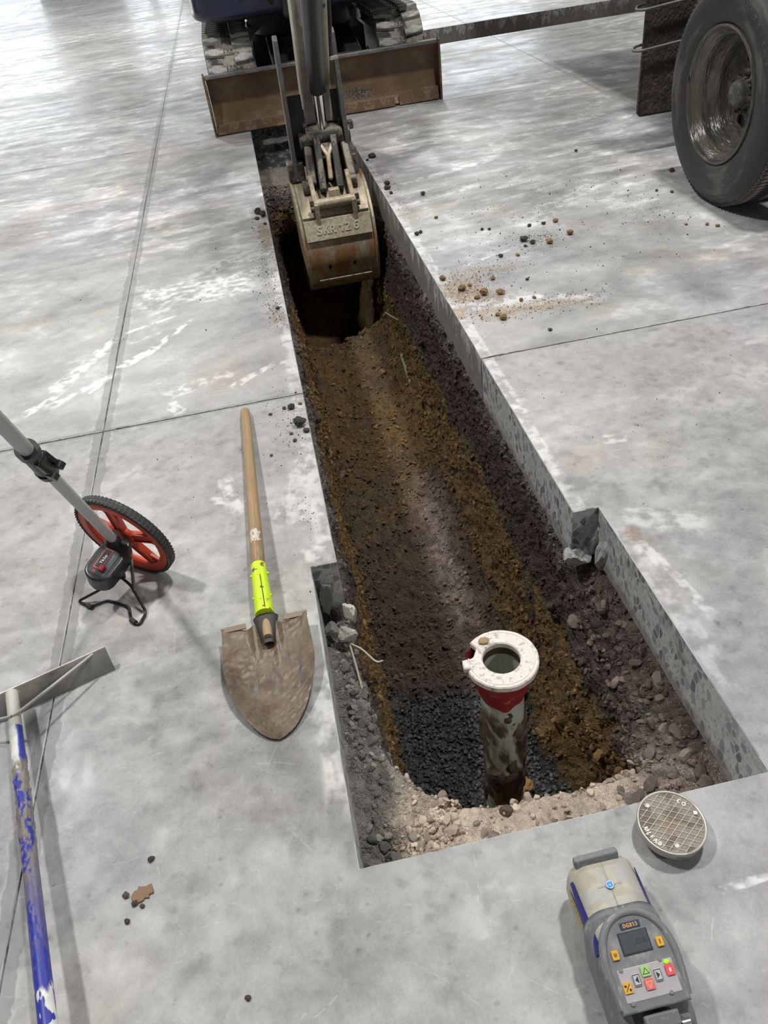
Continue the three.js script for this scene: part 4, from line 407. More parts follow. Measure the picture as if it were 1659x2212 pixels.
// ---------------------------------------------------------------- shovel lying beside the trench
{
  const t = thing('shovel', 'muddy round-point shovel with wooden handle and fluorescent yellow socket', 'shovel', [-0.231, 0, -1.45]);
  // blade: local z runs from the shoulder (0) to the point (+0.345), x across, concave side up
  const NS_ = 60, NT = 48, Lb = 0.345, up = 0.05, pos = [], uv = [], idx = [];
  const half = (s) => s < 0.34 ? lerp(0.114, 0.118, s / 0.34) : 0.118 * Math.pow(Math.max(0, 1 - Math.pow((s - 0.34) / 0.66, 1.75)), 0.62);
  const surf = (s, q, o) => { const hw = half(s), x = q * hw, dish = 0.022 * (q * q) * smooth(1.0, 0.5, s), frog = 0.02 * Math.exp(-Math.pow(x / 0.02, 2)) * smooth(0.42, 0.05, s), shoulder = 0.006 * smooth(0.05, 0, s); const y = lerp(up - 0.012, 0.008, Math.pow(s, 0.9)) - 0.018 * Math.sin(Math.PI * s) * (1 - q * q) * 0.5 + dish * 0.8 + frog * 0.0 - 0.0 * shoulder; o[0] = x; o[1] = Math.max(0.004, y); o[2] = s * Lb - 0.012 * (1 - Math.abs(q)) * smooth(0.15, 0, s) * -1; };
  const o = [0, 0, 0], mudH = (x, z) => 0.0022 * smooth(0.45, 0.6, fbm(x * 26 + 3, z * 26, 4)) * fbm(x * 90, z * 90, 3) + 0.0016 * smooth(0.5, 0.7, vn(x * 160, z * 160)) * smooth(0.4, 0.6, fbm(x * 14, z * 14, 3));
  for (const side of [0, 1]) for (let i = 0; i <= NS_; i++) for (let j = 0; j <= NT; j++) { const s = i / NS_, q = j / NT * 2 - 1; surf(s, q, o); const crest = (Math.abs(o[0]) < 0.05 ? 0.016 * Math.exp(-Math.pow((Math.abs(o[0]) - 0.028) / 0.013, 2)) : 0) * smooth(0.5, 0.0, s); pos.push(o[0], o[1] + crest - (side ? 0.0025 : 0) + (side ? 0 : mudH(o[0], o[2]) * smooth(1.0, 0.93, Math.abs(q)) * smooth(1, 0.96, s)), o[2]); uv.push(o[0] / 0.25 + 0.5, o[2] / 0.36); }
  const K = (NS_ + 1) * (NT + 1); for (let i = 0; i < NS_; i++) for (let j = 0; j < NT; j++) { const a = i * (NT + 1) + j, b = a + 1, c = a + NT + 1, d = c + 1; idx.push(a, c, b, b, c, d, K + a, K + b, K + c, K + b, K + d, K + c); } for (let i = 0; i < NS_; i++) for (const j of [0, NT]) { const a = i * (NT + 1) + j, c = a + NT + 1; idx.push(a, K + a, c, c, K + a, K + c, a, c, K + a, c, K + c, K + a); } for (let j = 0; j < NT; j++) idx.push(j, j + 1, K + j, j + 1, K + j + 1, K + j);
  const bg = new THREE.BufferGeometry(); bg.setAttribute('position', new THREE.Float32BufferAttribute(pos, 3)); bg.setAttribute('uv', new THREE.Float32BufferAttribute(uv, 2)); bg.setIndex(idx); bg.computeVertexNormals();
  const bt = texture(512, 768, (u, v, c) => { const x = u * 6, y = v * 9, n = fbm(x, y, 4), f = fbm(x * 7, y * 7, 3), g = fbm(x * 4 + 9, y * 0.45, 3), wet = smooth(0.52, 0.68, fbm(x * 1.1 + 30, y * 1.1, 4)), dark = smooth(0.64, 0.72, g) * smooth(0.2, 0.3, v) * smooth(0.75, 0.5, v); const k = 0.8 + 0.5 * (f - 0.5) + 0.4 * (n - 0.5); c[0] = lerp(0.185, 0.15, wet) * k; c[1] = lerp(0.135, 0.09, wet) * k; c[2] = lerp(0.083, 0.056, wet) * k; if (dark > 0) { c[0] = lerp(c[0], 0.07, dark * 0.7); c[1] = lerp(c[1], 0.07, dark * 0.7); c[2] = lerp(c[2], 0.068, dark * 0.7); } });
  const bladeMat = new THREE.MeshStandardMaterial({ map: bt, roughness: 0.42 });
  part('blade', bg, bladeMat, t);
  for (const s of [-1, 1]) { const g = merge([at(rbox(0.066, 0.004, 0.016, 0.0015), s * 0.083, up + 0.0, 0.0, 0.25, s * -0.06, s * 0.1)]); part('foot_rest', g, mat([0.2, 0.15, 0.1], 0.5, 0.2), t); }
  // socket and handle rise from the shoulder to the socket then run down to the floor at the grip end
  const a = V(0.006, up + 0.012, 0.03), b = V(0.004, up + 0.022, -0.2), e = V(0.012, 0.018, -1.155);
  const yellow = new THREE.MeshStandardMaterial({ map: texture(128, 256, (u, v, c) => { const n = fbm(u * 9, v * 16, 4), chip = smooth(0.66, 0.69, n); c[0] = lerp(0.62, 0.19, chip); c[1] = lerp(0.85, 0.13, chip); c[2] = lerp(0.015, 0.08, chip); }), roughness: 0.4 });
  const sock = rod(a.clone().lerp(b, 0.18), b, 0.026, 0.0215, 28); part('socket', sock, yellow, t);
  const mid = a.clone().lerp(b, 0.55); part('socket_seam', beam(a.clone().lerp(b, 0.2).add(V(0.006, 0.0245, 0)), b.clone().lerp(a, 0.25).add(V(0.004, 0.0218, 0)), 0.0022, 0.004, 0.0005), mat([0.04, 0.045, 0.01], 0.7), t);
  for (const [k, s] of [[0.45, -1], [0.45, 1], [0.82, -1], [0.82, 1]]) part('rivet', at(new THREE.SphereGeometry(0.0045, 10, 8), 0.005 + s * 0.0235, lerp(a.y, b.y, k) + 0.004, lerp(a.z, b.z, k)), yellow, t);
  const frogMat = mat([0.035, 0.033, 0.032], 0.5);
  { const g = new THREE.CylinderGeometry(0.034, 0.013, 0.085, 28, 6, true, 0, Math.PI * 2); g.scale(1, 1, 0.62); g.rotateX(-Math.PI / 2 + 0.1); g.translate(0.005, up - 0.004, 0.03); part('socket_throat', g, new THREE.MeshStandardMaterial({ color: new THREE.Color().setRGB(0.05, 0.045, 0.042), roughness: 0.6, side: THREE.DoubleSide }), t); }
  const wood = new THREE.MeshStandardMaterial({ map: texture(256, 1024, (u, v, c) => { const g = fbm(u * 26, v * 3.5, 4), f = fbm(u * 70, v * 12, 2), d = smooth(0.5, 0.75, fbm(u * 4, v * 7 + 6, 4)), k = 0.8 + 0.45 * (g - 0.5) + 0.25 * (f - 0.5); c[0] = 0.44 * k; c[1] = 0.29 * k; c[2] = 0.15 * k; const dirt = d * 0.35 + smooth(0.3, 0.05, v) * 0.5 * smooth(0.35, 0.65, fbm(u * 10, v * 30, 3)); c[0] = lerp(c[0], 0.2, dirt); c[1] = lerp(c[1], 0.14, dirt); c[2] = lerp(c[2], 0.09, dirt); const du = ((u - 0.5 + 1.5) % 1) - 0.5, lab = Math.abs(v - 0.13) < 0.03 * (0.8 + 0.4 * vn(u * 30, v * 90)) && Math.min(u, 1 - u) < 0.13 * (0.7 + 0.6 * vn(v * 200, u * 20)) && fbm(u * 40, v * 120, 2) > 0.36; if (lab) { c[0] = 0.6; c[1] = 0.55; c[2] = 0.47; } }), roughness: 0.55 });
  { const d = e.clone().sub(b), L = d.length(), pr = [[0.0001, 0], [0.0205, 0.0005], [0.0205, 0.1], [0.0195, 0.35], [0.0185, 0.7], [0.0178, 1.0 - 0.02], [0.0165, 1 - 0.01], [0.012, 1 - 0.003], [0.0001, 1]].map(([r, q]) => new THREE.Vector2(r, q * L)); const g = new THREE.LatheGeometry(pr, 36); for (let i = 0; i < g.attributes.uv.count; i++) g.attributes.uv.setY(i, g.attributes.position.getY(i) / L); g.applyQuaternion(new THREE.Quaternion().setFromUnitVectors(V(0, 1, 0), d.normalize())); g.translate(b.x, b.y, b.z); part('handle', g, wood, t); }
  { const g = new THREE.CylinderGeometry(0.0135, 0.012, 0.06, 20); g.rotateX(-Math.PI / 2); g.translate(0.006, up + 0.004, 0.03); part('handle_tip', g, mat([0.4, 0.28, 0.16], 0.6), t); }
  t.rotation.y = 0.02;
}

// ---------------------------------------------------------------- measuring wheel
{
  const t = thing('measuring_wheel', 'red-spoked measuring wheel with grey tube handle on a wire kickstand', 'measuring wheel', [-0.589, 0, -1.815]);
  const B0 = V(-0.589, 0, -1.815), L = (v) => v.clone().sub(B0);
  const n = V(-0.563, -0.168, 0.809).normalize(), C = V(-0.604, 0.153, -1.793), tubeDir = V(0.045, 0.64, 0.355);
  const yv = tubeDir.clone().addScaledVector(n, -tubeDir.dot(n)).normalize(), xv = yv.clone().cross(n), basis = new THREE.Matrix4().makeBasis(xv, yv, n).setPosition(L(C).addScaledVector(n, -0.014));
  const w = new THREE.Group(); w.name = 'wheel'; basis.decompose(w.position, w.quaternion, w.scale); t.add(w);
  const red = mat([0.55, 0.06, 0.024], 0.42);
  { const g = new THREE.LatheGeometry([[0.146, -0.014], [0.151, -0.015], [0.1555, -0.012], [0.157, -0.004], [0.157, 0.004], [0.1555, 0.012], [0.151, 0.015], [0.146, 0.014], [0.146, -0.014]].map((p) => new THREE.Vector2(...p)), 96); g.rotateX(Math.PI / 2); part('tire', g, new THREE.MeshStandardMaterial({ map: muddy([0.03, 0.03, 0.03], [0.16, 0.155, 0.14], 0.3, 41, 2), roughness: 0.75 }), w); }
  { const groove = rbox(0.006, 0.0016, 0.026, 0.0005), gs = []; for (let i = 0; i < 72; i++) { const a = i / 72 * 6.2832, g = groove.clone(); g.rotateZ(0); g.translate(0, 0.1567, 0); g.rotateZ(a); gs.push(g); } tag(part('tread_pattern', merge(gs), mat([0.05, 0.05, 0.05], 0.8), w), 'small tread blocks on the tire'); }
  { const g = new THREE.LatheGeometry([[0.122, -0.012], [0.147, -0.0135], [0.147, 0.0135], [0.122, 0.012], [0.119, 0.006], [0.117, 0], [0.119, -0.006], [0.122, -0.012]].map((p) => new THREE.Vector2(...p)), 96); g.rotateX(Math.PI / 2); part('rim', g, red, w); }
  { const g = new THREE.LatheGeometry([[0.0001, 0.012], [0.03, 0.012], [0.038, 0.008], [0.04, -0.006], [0.0001, -0.01]].map((p) => new THREE.Vector2(...p)), 48); g.rotateX(Math.PI / 2); part('hub', g, red, w); }
  for (let k = 0; k < 5; k++) { const a = k / 5 * 6.2832 + 0.25, s = plate([[-0.02, 0.02], [0.02, 0.02], [0.013, 0.05], [0.016, 0.09], [0.034, 0.122], [-0.034, 0.122], [-0.016, 0.09], [-0.013, 0.05]], 0.008, 0.0015); s.translate(0, 0, -0.004); const m = part('spoke', s, red, w); m.rotation.z = a; const rib = merge([at(rbox(0.003, 0.105, 0.02, 0.001), -0.0135, 0.07, 0), at(rbox(0.003, 0.105, 0.02, 0.001), 0.0135, 0.07, 0)]); part('spoke_rib', rib, red, m); }
  // counter box on the near face
  const box = new THREE.Group(); box.name = 'counter_box'; t.add(box);
  const ctr = L(C).addScaledVector(n, 0.08).addScaledVector(yv, -0.004).addScaledVector(xv, 0.012); new THREE.Matrix4().makeBasis(xv, n.clone().negate(), yv).setPosition(ctr).decompose(box.position, box.quaternion, box.scale);
  { const s = new THREE.Shape(); s.moveTo(-0.022, 0.062); s.lineTo(0.022, 0.062); s.quadraticCurveTo(0.033, 0.05, 0.036, 0.0); s.lineTo(0.034, -0.045); s.quadraticCurveTo(0.03, -0.068, 0, -0.072); s.quadraticCurveTo(-0.03, -0.068, -0.034, -0.045); s.lineTo(-0.036, 0); s.quadraticCurveTo(-0.033, 0.05, -0.022, 0.062); const g = new THREE.ExtrudeGeometry(s, { depth: 0.052, bevelEnabled: true, bevelSize: 0.007, bevelThickness: 0.007, bevelSegments: 4, curveSegments: 10 }); g.translate(0, 0, -0.026); part('case', g, mat([0.02, 0.02, 0.021], 0.32), box); }
  { const c = document.createElement('canvas'); c.width = 256; c.height = 384; const x = c.getContext('2d'); x.fillStyle = '#242526'; x.fillRect(0, 0, 256, 384); x.strokeStyle = '#e0513c'; x.lineWidth = 9; x.strokeRect(36, 60, 108, 250); x.save(); x.translate(116, 250); x.rotate(-Math.PI / 2); x.fillStyle = '#ffffff'; x.font = 'bold 56px sans-serif'; x.fillText('TkIo', 0, 0); x.restore(); x.fillStyle = '#3c3d3e'; x.fillRect(160, 60, 52, 210); x.fillStyle = '#4a5560'; x.fillRect(168, 90, 36, 150); x.fillStyle = '#d8402e'; x.font = 'bold 34px sans-serif'; x.fillText('SAE', 60, 366); const tx = new THREE.CanvasTexture(c); tx.colorSpace = THREE.SRGBColorSpace; const f = part('face_label', rbox(0.052, 0.1, 0.002, 0.0008), blackPlastic, box); f.position.set(0, -0.012, 0.0335); const g = new THREE.PlaneGeometry(0.05, 0.098); part('print', g, new THREE.MeshStandardMaterial({ map: tx, roughness: 0.45 }), f).position.z = 0.0014; }
  part('reset_button', at(rbox(0.014, 0.018, 0.012, 0.003), 0.008, -0.04, 0.04), mat([0.45, 0.03, 0.045], 0.35), box);
  part('tube_socket', rod(V(-0.012, 0.045, 0.02), V(-0.016, 0.048, 0.065), 0.024, 0.019, 24), blackPlastic, box);
  // tube, hinge clamp
  const base = C.clone().addScaledVector(n, 0.032).addScaledVector(yv, 0.045), top = V(-0.56, 0.93, -1.27), hin = base.clone().lerp(top, 0.665), grey = mat([0.45, 0.46, 0.47], 0.42, 0.1);
  part('lower_tube', rod(L(base), L(hin), 0.0138, 0.0138, 28), grey, t); part('upper_tube', rod(L(hin), L(base.clone().lerp(top, 1.45)), 0.0155, 0.0155, 28), grey, t);
  { const h = new THREE.Group(); h.name = 'folding_hinge'; const hy = top.clone().sub(base).normalize(), hx = V(0.82, 0, 0.57).addScaledVector(hy, -V(0.82, 0, 0.57).dot(hy)).normalize(); new THREE.Matrix4().makeBasis(hx, hy, hx.clone().cross(hy)).setPosition(L(hin)).decompose(h.position, h.quaternion, h.scale); t.add(h);
    part('clamp_body', merge([at(new THREE.CylinderGeometry(0.021, 0.021, 0.12, 24), 0, 0, 0), at(rbox(0.026, 0.085, 0.034, 0.008), 0.012, -0.005, 0), at(new THREE.CylinderGeometry(0.024, 0.023, 0.02, 24), 0, -0.055, 0), at(new THREE.CylinderGeometry(0.024, 0.024, 0.02, 24), 0, 0.055, 0)]), blackPlastic, h);
    for (const z of [-0.014, 0.014]) part('hinge_knuckle', merge([at(new THREE.CylinderGeometry(0.013, 0.013, 0.014, 20), 0.033, -0.022, z, Math.PI / 2), beam(V(0.033, -0.022, z), V(0.018, 0.035, z), 0.012, 0.01, 0.003)]), blackPlastic, h);
    part('release_tab', at(rbox(0.012, 0.02, 0.018, 0.003), -0.022, 0.045, 0), mat([0.6, 0.09, 0.04], 0.4), h); }
  // wire kickstand
  const S = [V(-0.655, 0.075, -1.715), V(-0.667, 0.062, -1.71), V(-0.777, 0.006, -1.732), V(-0.738, 0.0055, -1.699), V(-0.69, 0.0055, -1.711), V(-0.623, 0.0055, -1.667), V(-0.611, 0.0055, -1.603), V(-0.588, 0.0055, -1.582), V(-0.57, 0.006, -1.625), V(-0.6, 0.06, -1.69), V(-0.628, 0.085, -1.715)].map(L);
  part('kickstand', wire(S, 0.0042, 0.012, 10), mat([0.02, 0.02, 0.02], 0.35, 0.3), t);
  part('stand_pivot', rod(L(V(-0.66, 0.085, -1.72)), L(V(-0.615, 0.08, -1.725)), 0.014, 0.014, 18), blackPlastic, t);
  for (const [p, q] of [[V(-0.745, 0.0065, -1.704), V(-0.731, 0.0065, -1.694)], [V(-0.612, 0.0065, -1.609), V(-0.598, 0.0065, -1.592)]]) part('rubber_foot', rod(L(p), L(q), 0.0075, 0.0075, 12), rubber, t);
  { const a = L(V(-0.588, 0.11, -1.745)), b = L(V(-0.595, 0.045, -1.675)), pts = []; for (let i = 0; i <= 160; i++) { const k = i / 160, p = a.clone().lerp(b, k); pts.push(V(p.x + 0.0042 * Math.cos(i * 1.25), p.y + 0.002, p.z + 0.0042 * Math.sin(i * 1.25))); } part('spring', new THREE.TubeGeometry(new THREE.CatmullRomCurve3(pts), 480, 0.0012, 5), mat([0.25, 0.24, 0.22], 0.4, 0.8), t); }
}

// ---------------------------------------------------------------- concrete rake (come-along)
{
  const t = thing('concrete_rake', 'concrete rake with curved aluminium head and peeling blue handle', 'rake', [-0.88, 0, -1.36]);
  const B0 = V(-0.88, 0, -1.36), dir = V(0.237, 0, -0.08).normalize(), fw = V(-dir.z, 0, dir.x).multiplyScalar(1);  // fw points towards the viewer
  // curved plate: arc in the plane across its length
  const W = 0.5, N = 18, sec = []; for (let i = 0; i <= N; i++) { const a = lerp(0, 0.95, i / N); sec.push([0.075 * Math.cos(a) - 0.075, 0.075 * Math.sin(a) + 0.002]); }
  const outl = sec.map(([u, v]) => [-u, v]).concat(sec.slice().reverse().map(([u, v]) => [-u + 0.003, v + 0.001])); const g = new THREE.ExtrudeGeometry(new THREE.Shape(outl.map((p) => new THREE.Vector2(...p))), { depth: W, bevelEnabled: false }); g.translate(0, 0, -W / 2); // shape x = back, y = up, z = along
  g.applyMatrix4(new THREE.Matrix4().makeBasis(fw.clone().negate(), V(0, 1, 0), dir.clone())); g.translate(dir.x * -0.0, 0, dir.z * -0.0);
  const alu = new THREE.MeshStandardMaterial({ map: muddy([0.3, 0.3, 0.285], [0.22, 0.21, 0.185], 0.5, 17, 1), roughness: 0.42, metalness: 0.5 });
  const hp = V(0.0, 0, 0); part('head', g, alu, t);
  const L = (v) => v.clone().sub(B0), y0 = 0.075, hA = V(-0.878, 0.065, -1.375), hB = V(-0.651, 0.1, -0.574), hC = hA.clone().lerp(hB, 1.75);
  part('ferrule', rod(L(hA), L(hA.clone().lerp(hB, 0.16)), 0.0155, 0.0152, 24), mat([0.5, 0.48, 0.43], 0.55, 0.1), t);
  const ht = texture(256, 2048, (u, v, c) => { const n = fbm(u * 5 + 2, v * 30, 4), f = fbm(u * 20, v * 140, 3), k = 0.8 + 0.4 * f; let r = 0.026, gg = 0.035, b = 0.3; const white = smooth(0.0, 0.03, 0.13 + 0.05 * (n - 0.5) - v) * smooth(0.45, 0.5, u + 0.1 * (n - 0.5)) + smooth(0.475, 0.485, v + 0.05 * (n - 0.5)) * smooth(0.5, 0.53, fbm(u * 5, v * 26 + 4, 3) + 0.1 * smooth(0.5, 0.6, v)); const mud = smooth(0.46, 0.58, n * 0.6 + f * 0.4 + 0.1 * smooth(0.3, 0.2, Math.abs(v - 0.27))) * smooth(0.06, 0.1, v) * smooth(0.5, 0.25, v + 0.1 * (n - 0.5)); if (white > 0) { const w = clamp(white); r = lerp(r, 0.66, w); gg = lerp(gg, 0.66, w); b = lerp(b, 0.64, w); } r = lerp(r, 0.2, mud * 0.95); gg = lerp(gg, 0.175, mud * 0.95); b = lerp(b, 0.135, mud * 0.95); c[0] = r * k; c[1] = gg * k; c[2] = b * k; });
  { const a = L(hA.clone().lerp(hB, 0.15)), b = L(hC), d = b.clone().sub(a), q = new THREE.CylinderGeometry(0.0165, 0.0155, d.length(), 40, 220, false), p = q.attributes.position; for (let i = 0; i < p.count; i++) { const yy = p.getY(i) / d.length() + 0.5, x = p.getX(i), z = p.getZ(i), an = Math.atan2(x, z), rr = Math.hypot(x, z); if (rr < 0.01) continue; const bump = 0.0035 * smooth(0.45, 0.65, fbm(an * 2, yy * 60, 3)) * smooth(0.05, 0.08, yy) * smooth(0.3, 0.2, yy) * vn(an * 8, yy * 300); p.setX(i, x * (1 + bump / rr)); p.setZ(i, z * (1 + bump / rr)); } q.computeVertexNormals(); q.applyQuaternion(new THREE.Quaternion().setFromUnitVectors(V(0, 1, 0), d.normalize())); q.translate((a.x + b.x) / 2, (a.y + b.y) / 2, (a.z + b.z) / 2); part('handle', q, new THREE.MeshStandardMaterial({ map: ht, roughness: 0.38 }), t); }
  const bm = mat([0.4, 0.39, 0.36], 0.5, 0.3);
  for (const s of [-1, 1]) { const e = V(0, 0, 0).addScaledVector(dir, s * 0.215).addScaledVector(fw, -0.03); e.y = 0.058; const m = L(hA.clone().lerp(hB, 0.115)); m.y += 0.012; const k = m.clone().lerp(e, 0.12); part('brace_rod', wire([m.clone().add(V(-s * 0.0, 0.004, 0)), k, e], 0.004, 0.02, 8), bm, t); }
}

// ---------------------------------------------------------------- cleanout riser pipe
{
  const t = thing('riser_pipe', 'white plastic riser pipe with red collar and broken white flange in the pit', 'pipe', [0.348, -0.98, -1.205]);
  const Y = 0.98;
  const pvc = new THREE.MeshStandardMaterial({ map: texture(512, 1024, (u, v, c) => { const n = fbm(u * 7 + 1, v * 7, 5), f = fbm(u * 30, v * 36, 3), hgt = v, diag = fbm(u * 5 - v * 3, v * 14 + u * 8, 4), band = smooth(0.90, 0.82, hgt + 0.06 * (n - 0.5)), m = clamp(band * smooth(0.44, 0.56, n * 0.5 + diag * 0.5 + 0.1 * smooth(0.85, 0.75, hgt) * smooth(0.5, 0.62, hgt))), k = 0.9 + 0.2 * f; c[0] = lerp(0.5 * k, 0.10 * (0.6 + f), m); c[1] = lerp(0.53 * k, 0.072 * (0.6 + f), m); c[2] = lerp(0.46 * k, 0.055 * (0.6 + f), m); const oc = smooth(0.56, 0.62, fbm(u * 9 + 40, v * 14, 4)) * smooth(0.5, 0.42, hgt) * smooth(0.3, 0.36, hgt); c[0] = lerp(c[0], 0.2, oc); c[1] = lerp(c[1], 0.12, oc); c[2] = lerp(c[2], 0.04, oc); }), roughness: 0.35 });
  { const g = new THREE.LatheGeometry([[0.0565, 0], [0.0575, 0.01], [0.0575, 0.93], [0.051, 0.935], [0.051, 0.3], [0.0001, 0.29]].map((p) => new THREE.Vector2(...p)), 64), p = g.attributes.position, uv = g.attributes.uv; for (let i = 0; i < p.count; i++) { const r = Math.hypot(p.getX(i), p.getZ(i)); if (r < 0.055) uv.setXY(i, uv.getX(i), 0.97); else uv.setY(i, p.getY(i) / 0.95); } part('pipe', g, pvc, t); }
  // clinging mud on the pipe
  { const g = new THREE.CylinderGeometry(0.0585, 0.0585, 0.5, 80, 90, true), p = g.attributes.position, uv = g.attributes.uv, idx = []; const H = new Float32Array(p.count); for (let i = 0; i < p.count; i++) { const x = p.getX(i), y = p.getY(i), z = p.getZ(i), h = fbm3(x * 22, y * 13, z * 22, 3) + 0.14 * smooth(-0.02, 0.05, x) - 0.585; H[i] = h; const k = 1 + clamp(h * 0.9, -0.06, 0.13) + 0.06 * (h > 0 ? vn3(x * 120, y * 120, z * 120) : 0); p.setX(i, x * k); p.setZ(i, z * k); } for (let i = 0; i < g.index.count; i += 3) { const a = g.index.getX(i), b = g.index.getX(i + 1), c = g.index.getX(i + 2); if (H[a] > -0.005 || H[b] > -0.005 || H[c] > -0.005) idx.push(a, b, c); } g.setIndex(idx); g.computeVertexNormals(); g.translate(0, 0.57, 0); part('clinging_mud', g, new THREE.MeshStandardMaterial({ map: muddy([0.07, 0.05, 0.042], [0.13, 0.1, 0.08], 0.4, 51, 2), roughness: 0.45, side: THREE.DoubleSide }), t); }
  const redM = new THREE.MeshStandardMaterial({ map: muddy([0.3, 0.012, 0.022], [0.3, 0.16, 0.14], 0.28, 60, 2), roughness: 0.4 });
  { const g = new THREE.CylinderGeometry(0.088, 0.0605, 0.118, 72, 12, true), p = g.attributes.position; for (let i = 0; i < p.count; i++) { const x = p.getX(i), y = p.getY(i), z = p.getZ(i), a = Math.atan2(x, z); if (y < 0.05) { const lo = smooth(0.059, -0.059, y), drip = 0.022 * Math.exp(-Math.pow((a + 0.15) / 0.3, 2)) + 0.012 * (fbm(a * 3 + 5, 2, 3) - 0.5); p.setY(i, y - lo * drip); const k = 1 + 0.03 * lo * (vn(a * 6, y * 90) - 0.5) - 0.04 * lo * Math.exp(-Math.pow((a + 0.15) / 0.3, 2)); p.setX(i, x * k); p.setZ(i, z * k); } } g.computeVertexNormals(); g.translate(0, Y - 0.074, 0); redM.side = THREE.DoubleSide; part('red_collar', g, redM, t); }
  // flange with a bite broken out of its left side
  { const o = [], I = []; for (let k = 0; k < 110; k++) { const a = k / 110 * 6.2832; let r = 0.0905 + 0.0012 * (vn(a * 6, 1) - 0.5); const d = Math.atan2(Math.sin(a - 2.62), Math.cos(a - 2.62)); if (Math.abs(d) < 0.33) r = 0.066 + 0.012 * Math.pow(Math.abs(d) / 0.33, 4); else if (d > 0.33 && d < 0.62) r = 0.096; else if (d > 0.62 && d < 0.75) r = 0.082; o.push([Math.cos(a) * r, Math.sin(a) * r]); } for (let k = 0; k < 64; k++) { const a = -k / 64 * 6.2832; I.push([Math.cos(a) * 0.0505, Math.sin(a) * 0.0505]); }
    const g = plate(o, 0.014, 0.003, [I]); g.rotateX(-Math.PI / 2); g.translate(0, Y - 0.018, 0); const fm = new THREE.MeshStandardMaterial({ map: texture(512, 512, (u, v, c) => { const n = fbm(u * 26, v * 26, 4), f = vn(u * 150, v * 150), d = smooth(0.56, 0.7, n) * 0.55 + smooth(0.8, 0.9, f) * 0.5 + smooth(0.6, 0.75, fbm(u * 7, v * 7, 4)) * 0.25; c[0] = lerp(0.74, 0.3, d); c[1] = lerp(0.69, 0.23, d); c[2] = lerp(0.64, 0.2, d); }), roughness: 0.55 }); const q = uvBox(g, 4); part('flange', q, fm, t);
    part('flange_ring', (() => { const h = new THREE.TorusGeometry(0.083, 0.0012, 6, 80, 5.2); h.rotateX(-Math.PI / 2); h.rotateY(2.9); h.translate(0, Y - 0.0012, 0); return h; })(), fm, t); }
  part('inner_thread', (() => { const g = new THREE.LatheGeometry([[0.0508, -0.045], [0.047, -0.042], [0.0505, -0.036], [0.047, -0.031], [0.0508, -0.026], [0.048, -0.02], [0.0512, -0.014], [0.0512, -0.006]].map((p) => new THREE.Vector2(...p)), 64); g.translate(0, Y, 0); return g; })(), new THREE.MeshStandardMaterial({ color: new THREE.Color().setRGB(0.085, 0.045, 0.03), roughness: 0.5, side: THREE.DoubleSide }), t);
  part('soil_flake', at(rock(5, 2, 0.4, 0.25).scale(0.016, 0.016, 0.012), -0.028, Y + 0.004, -0.062), mat([0.33, 0.25, 0.13], 0.9), t);
}

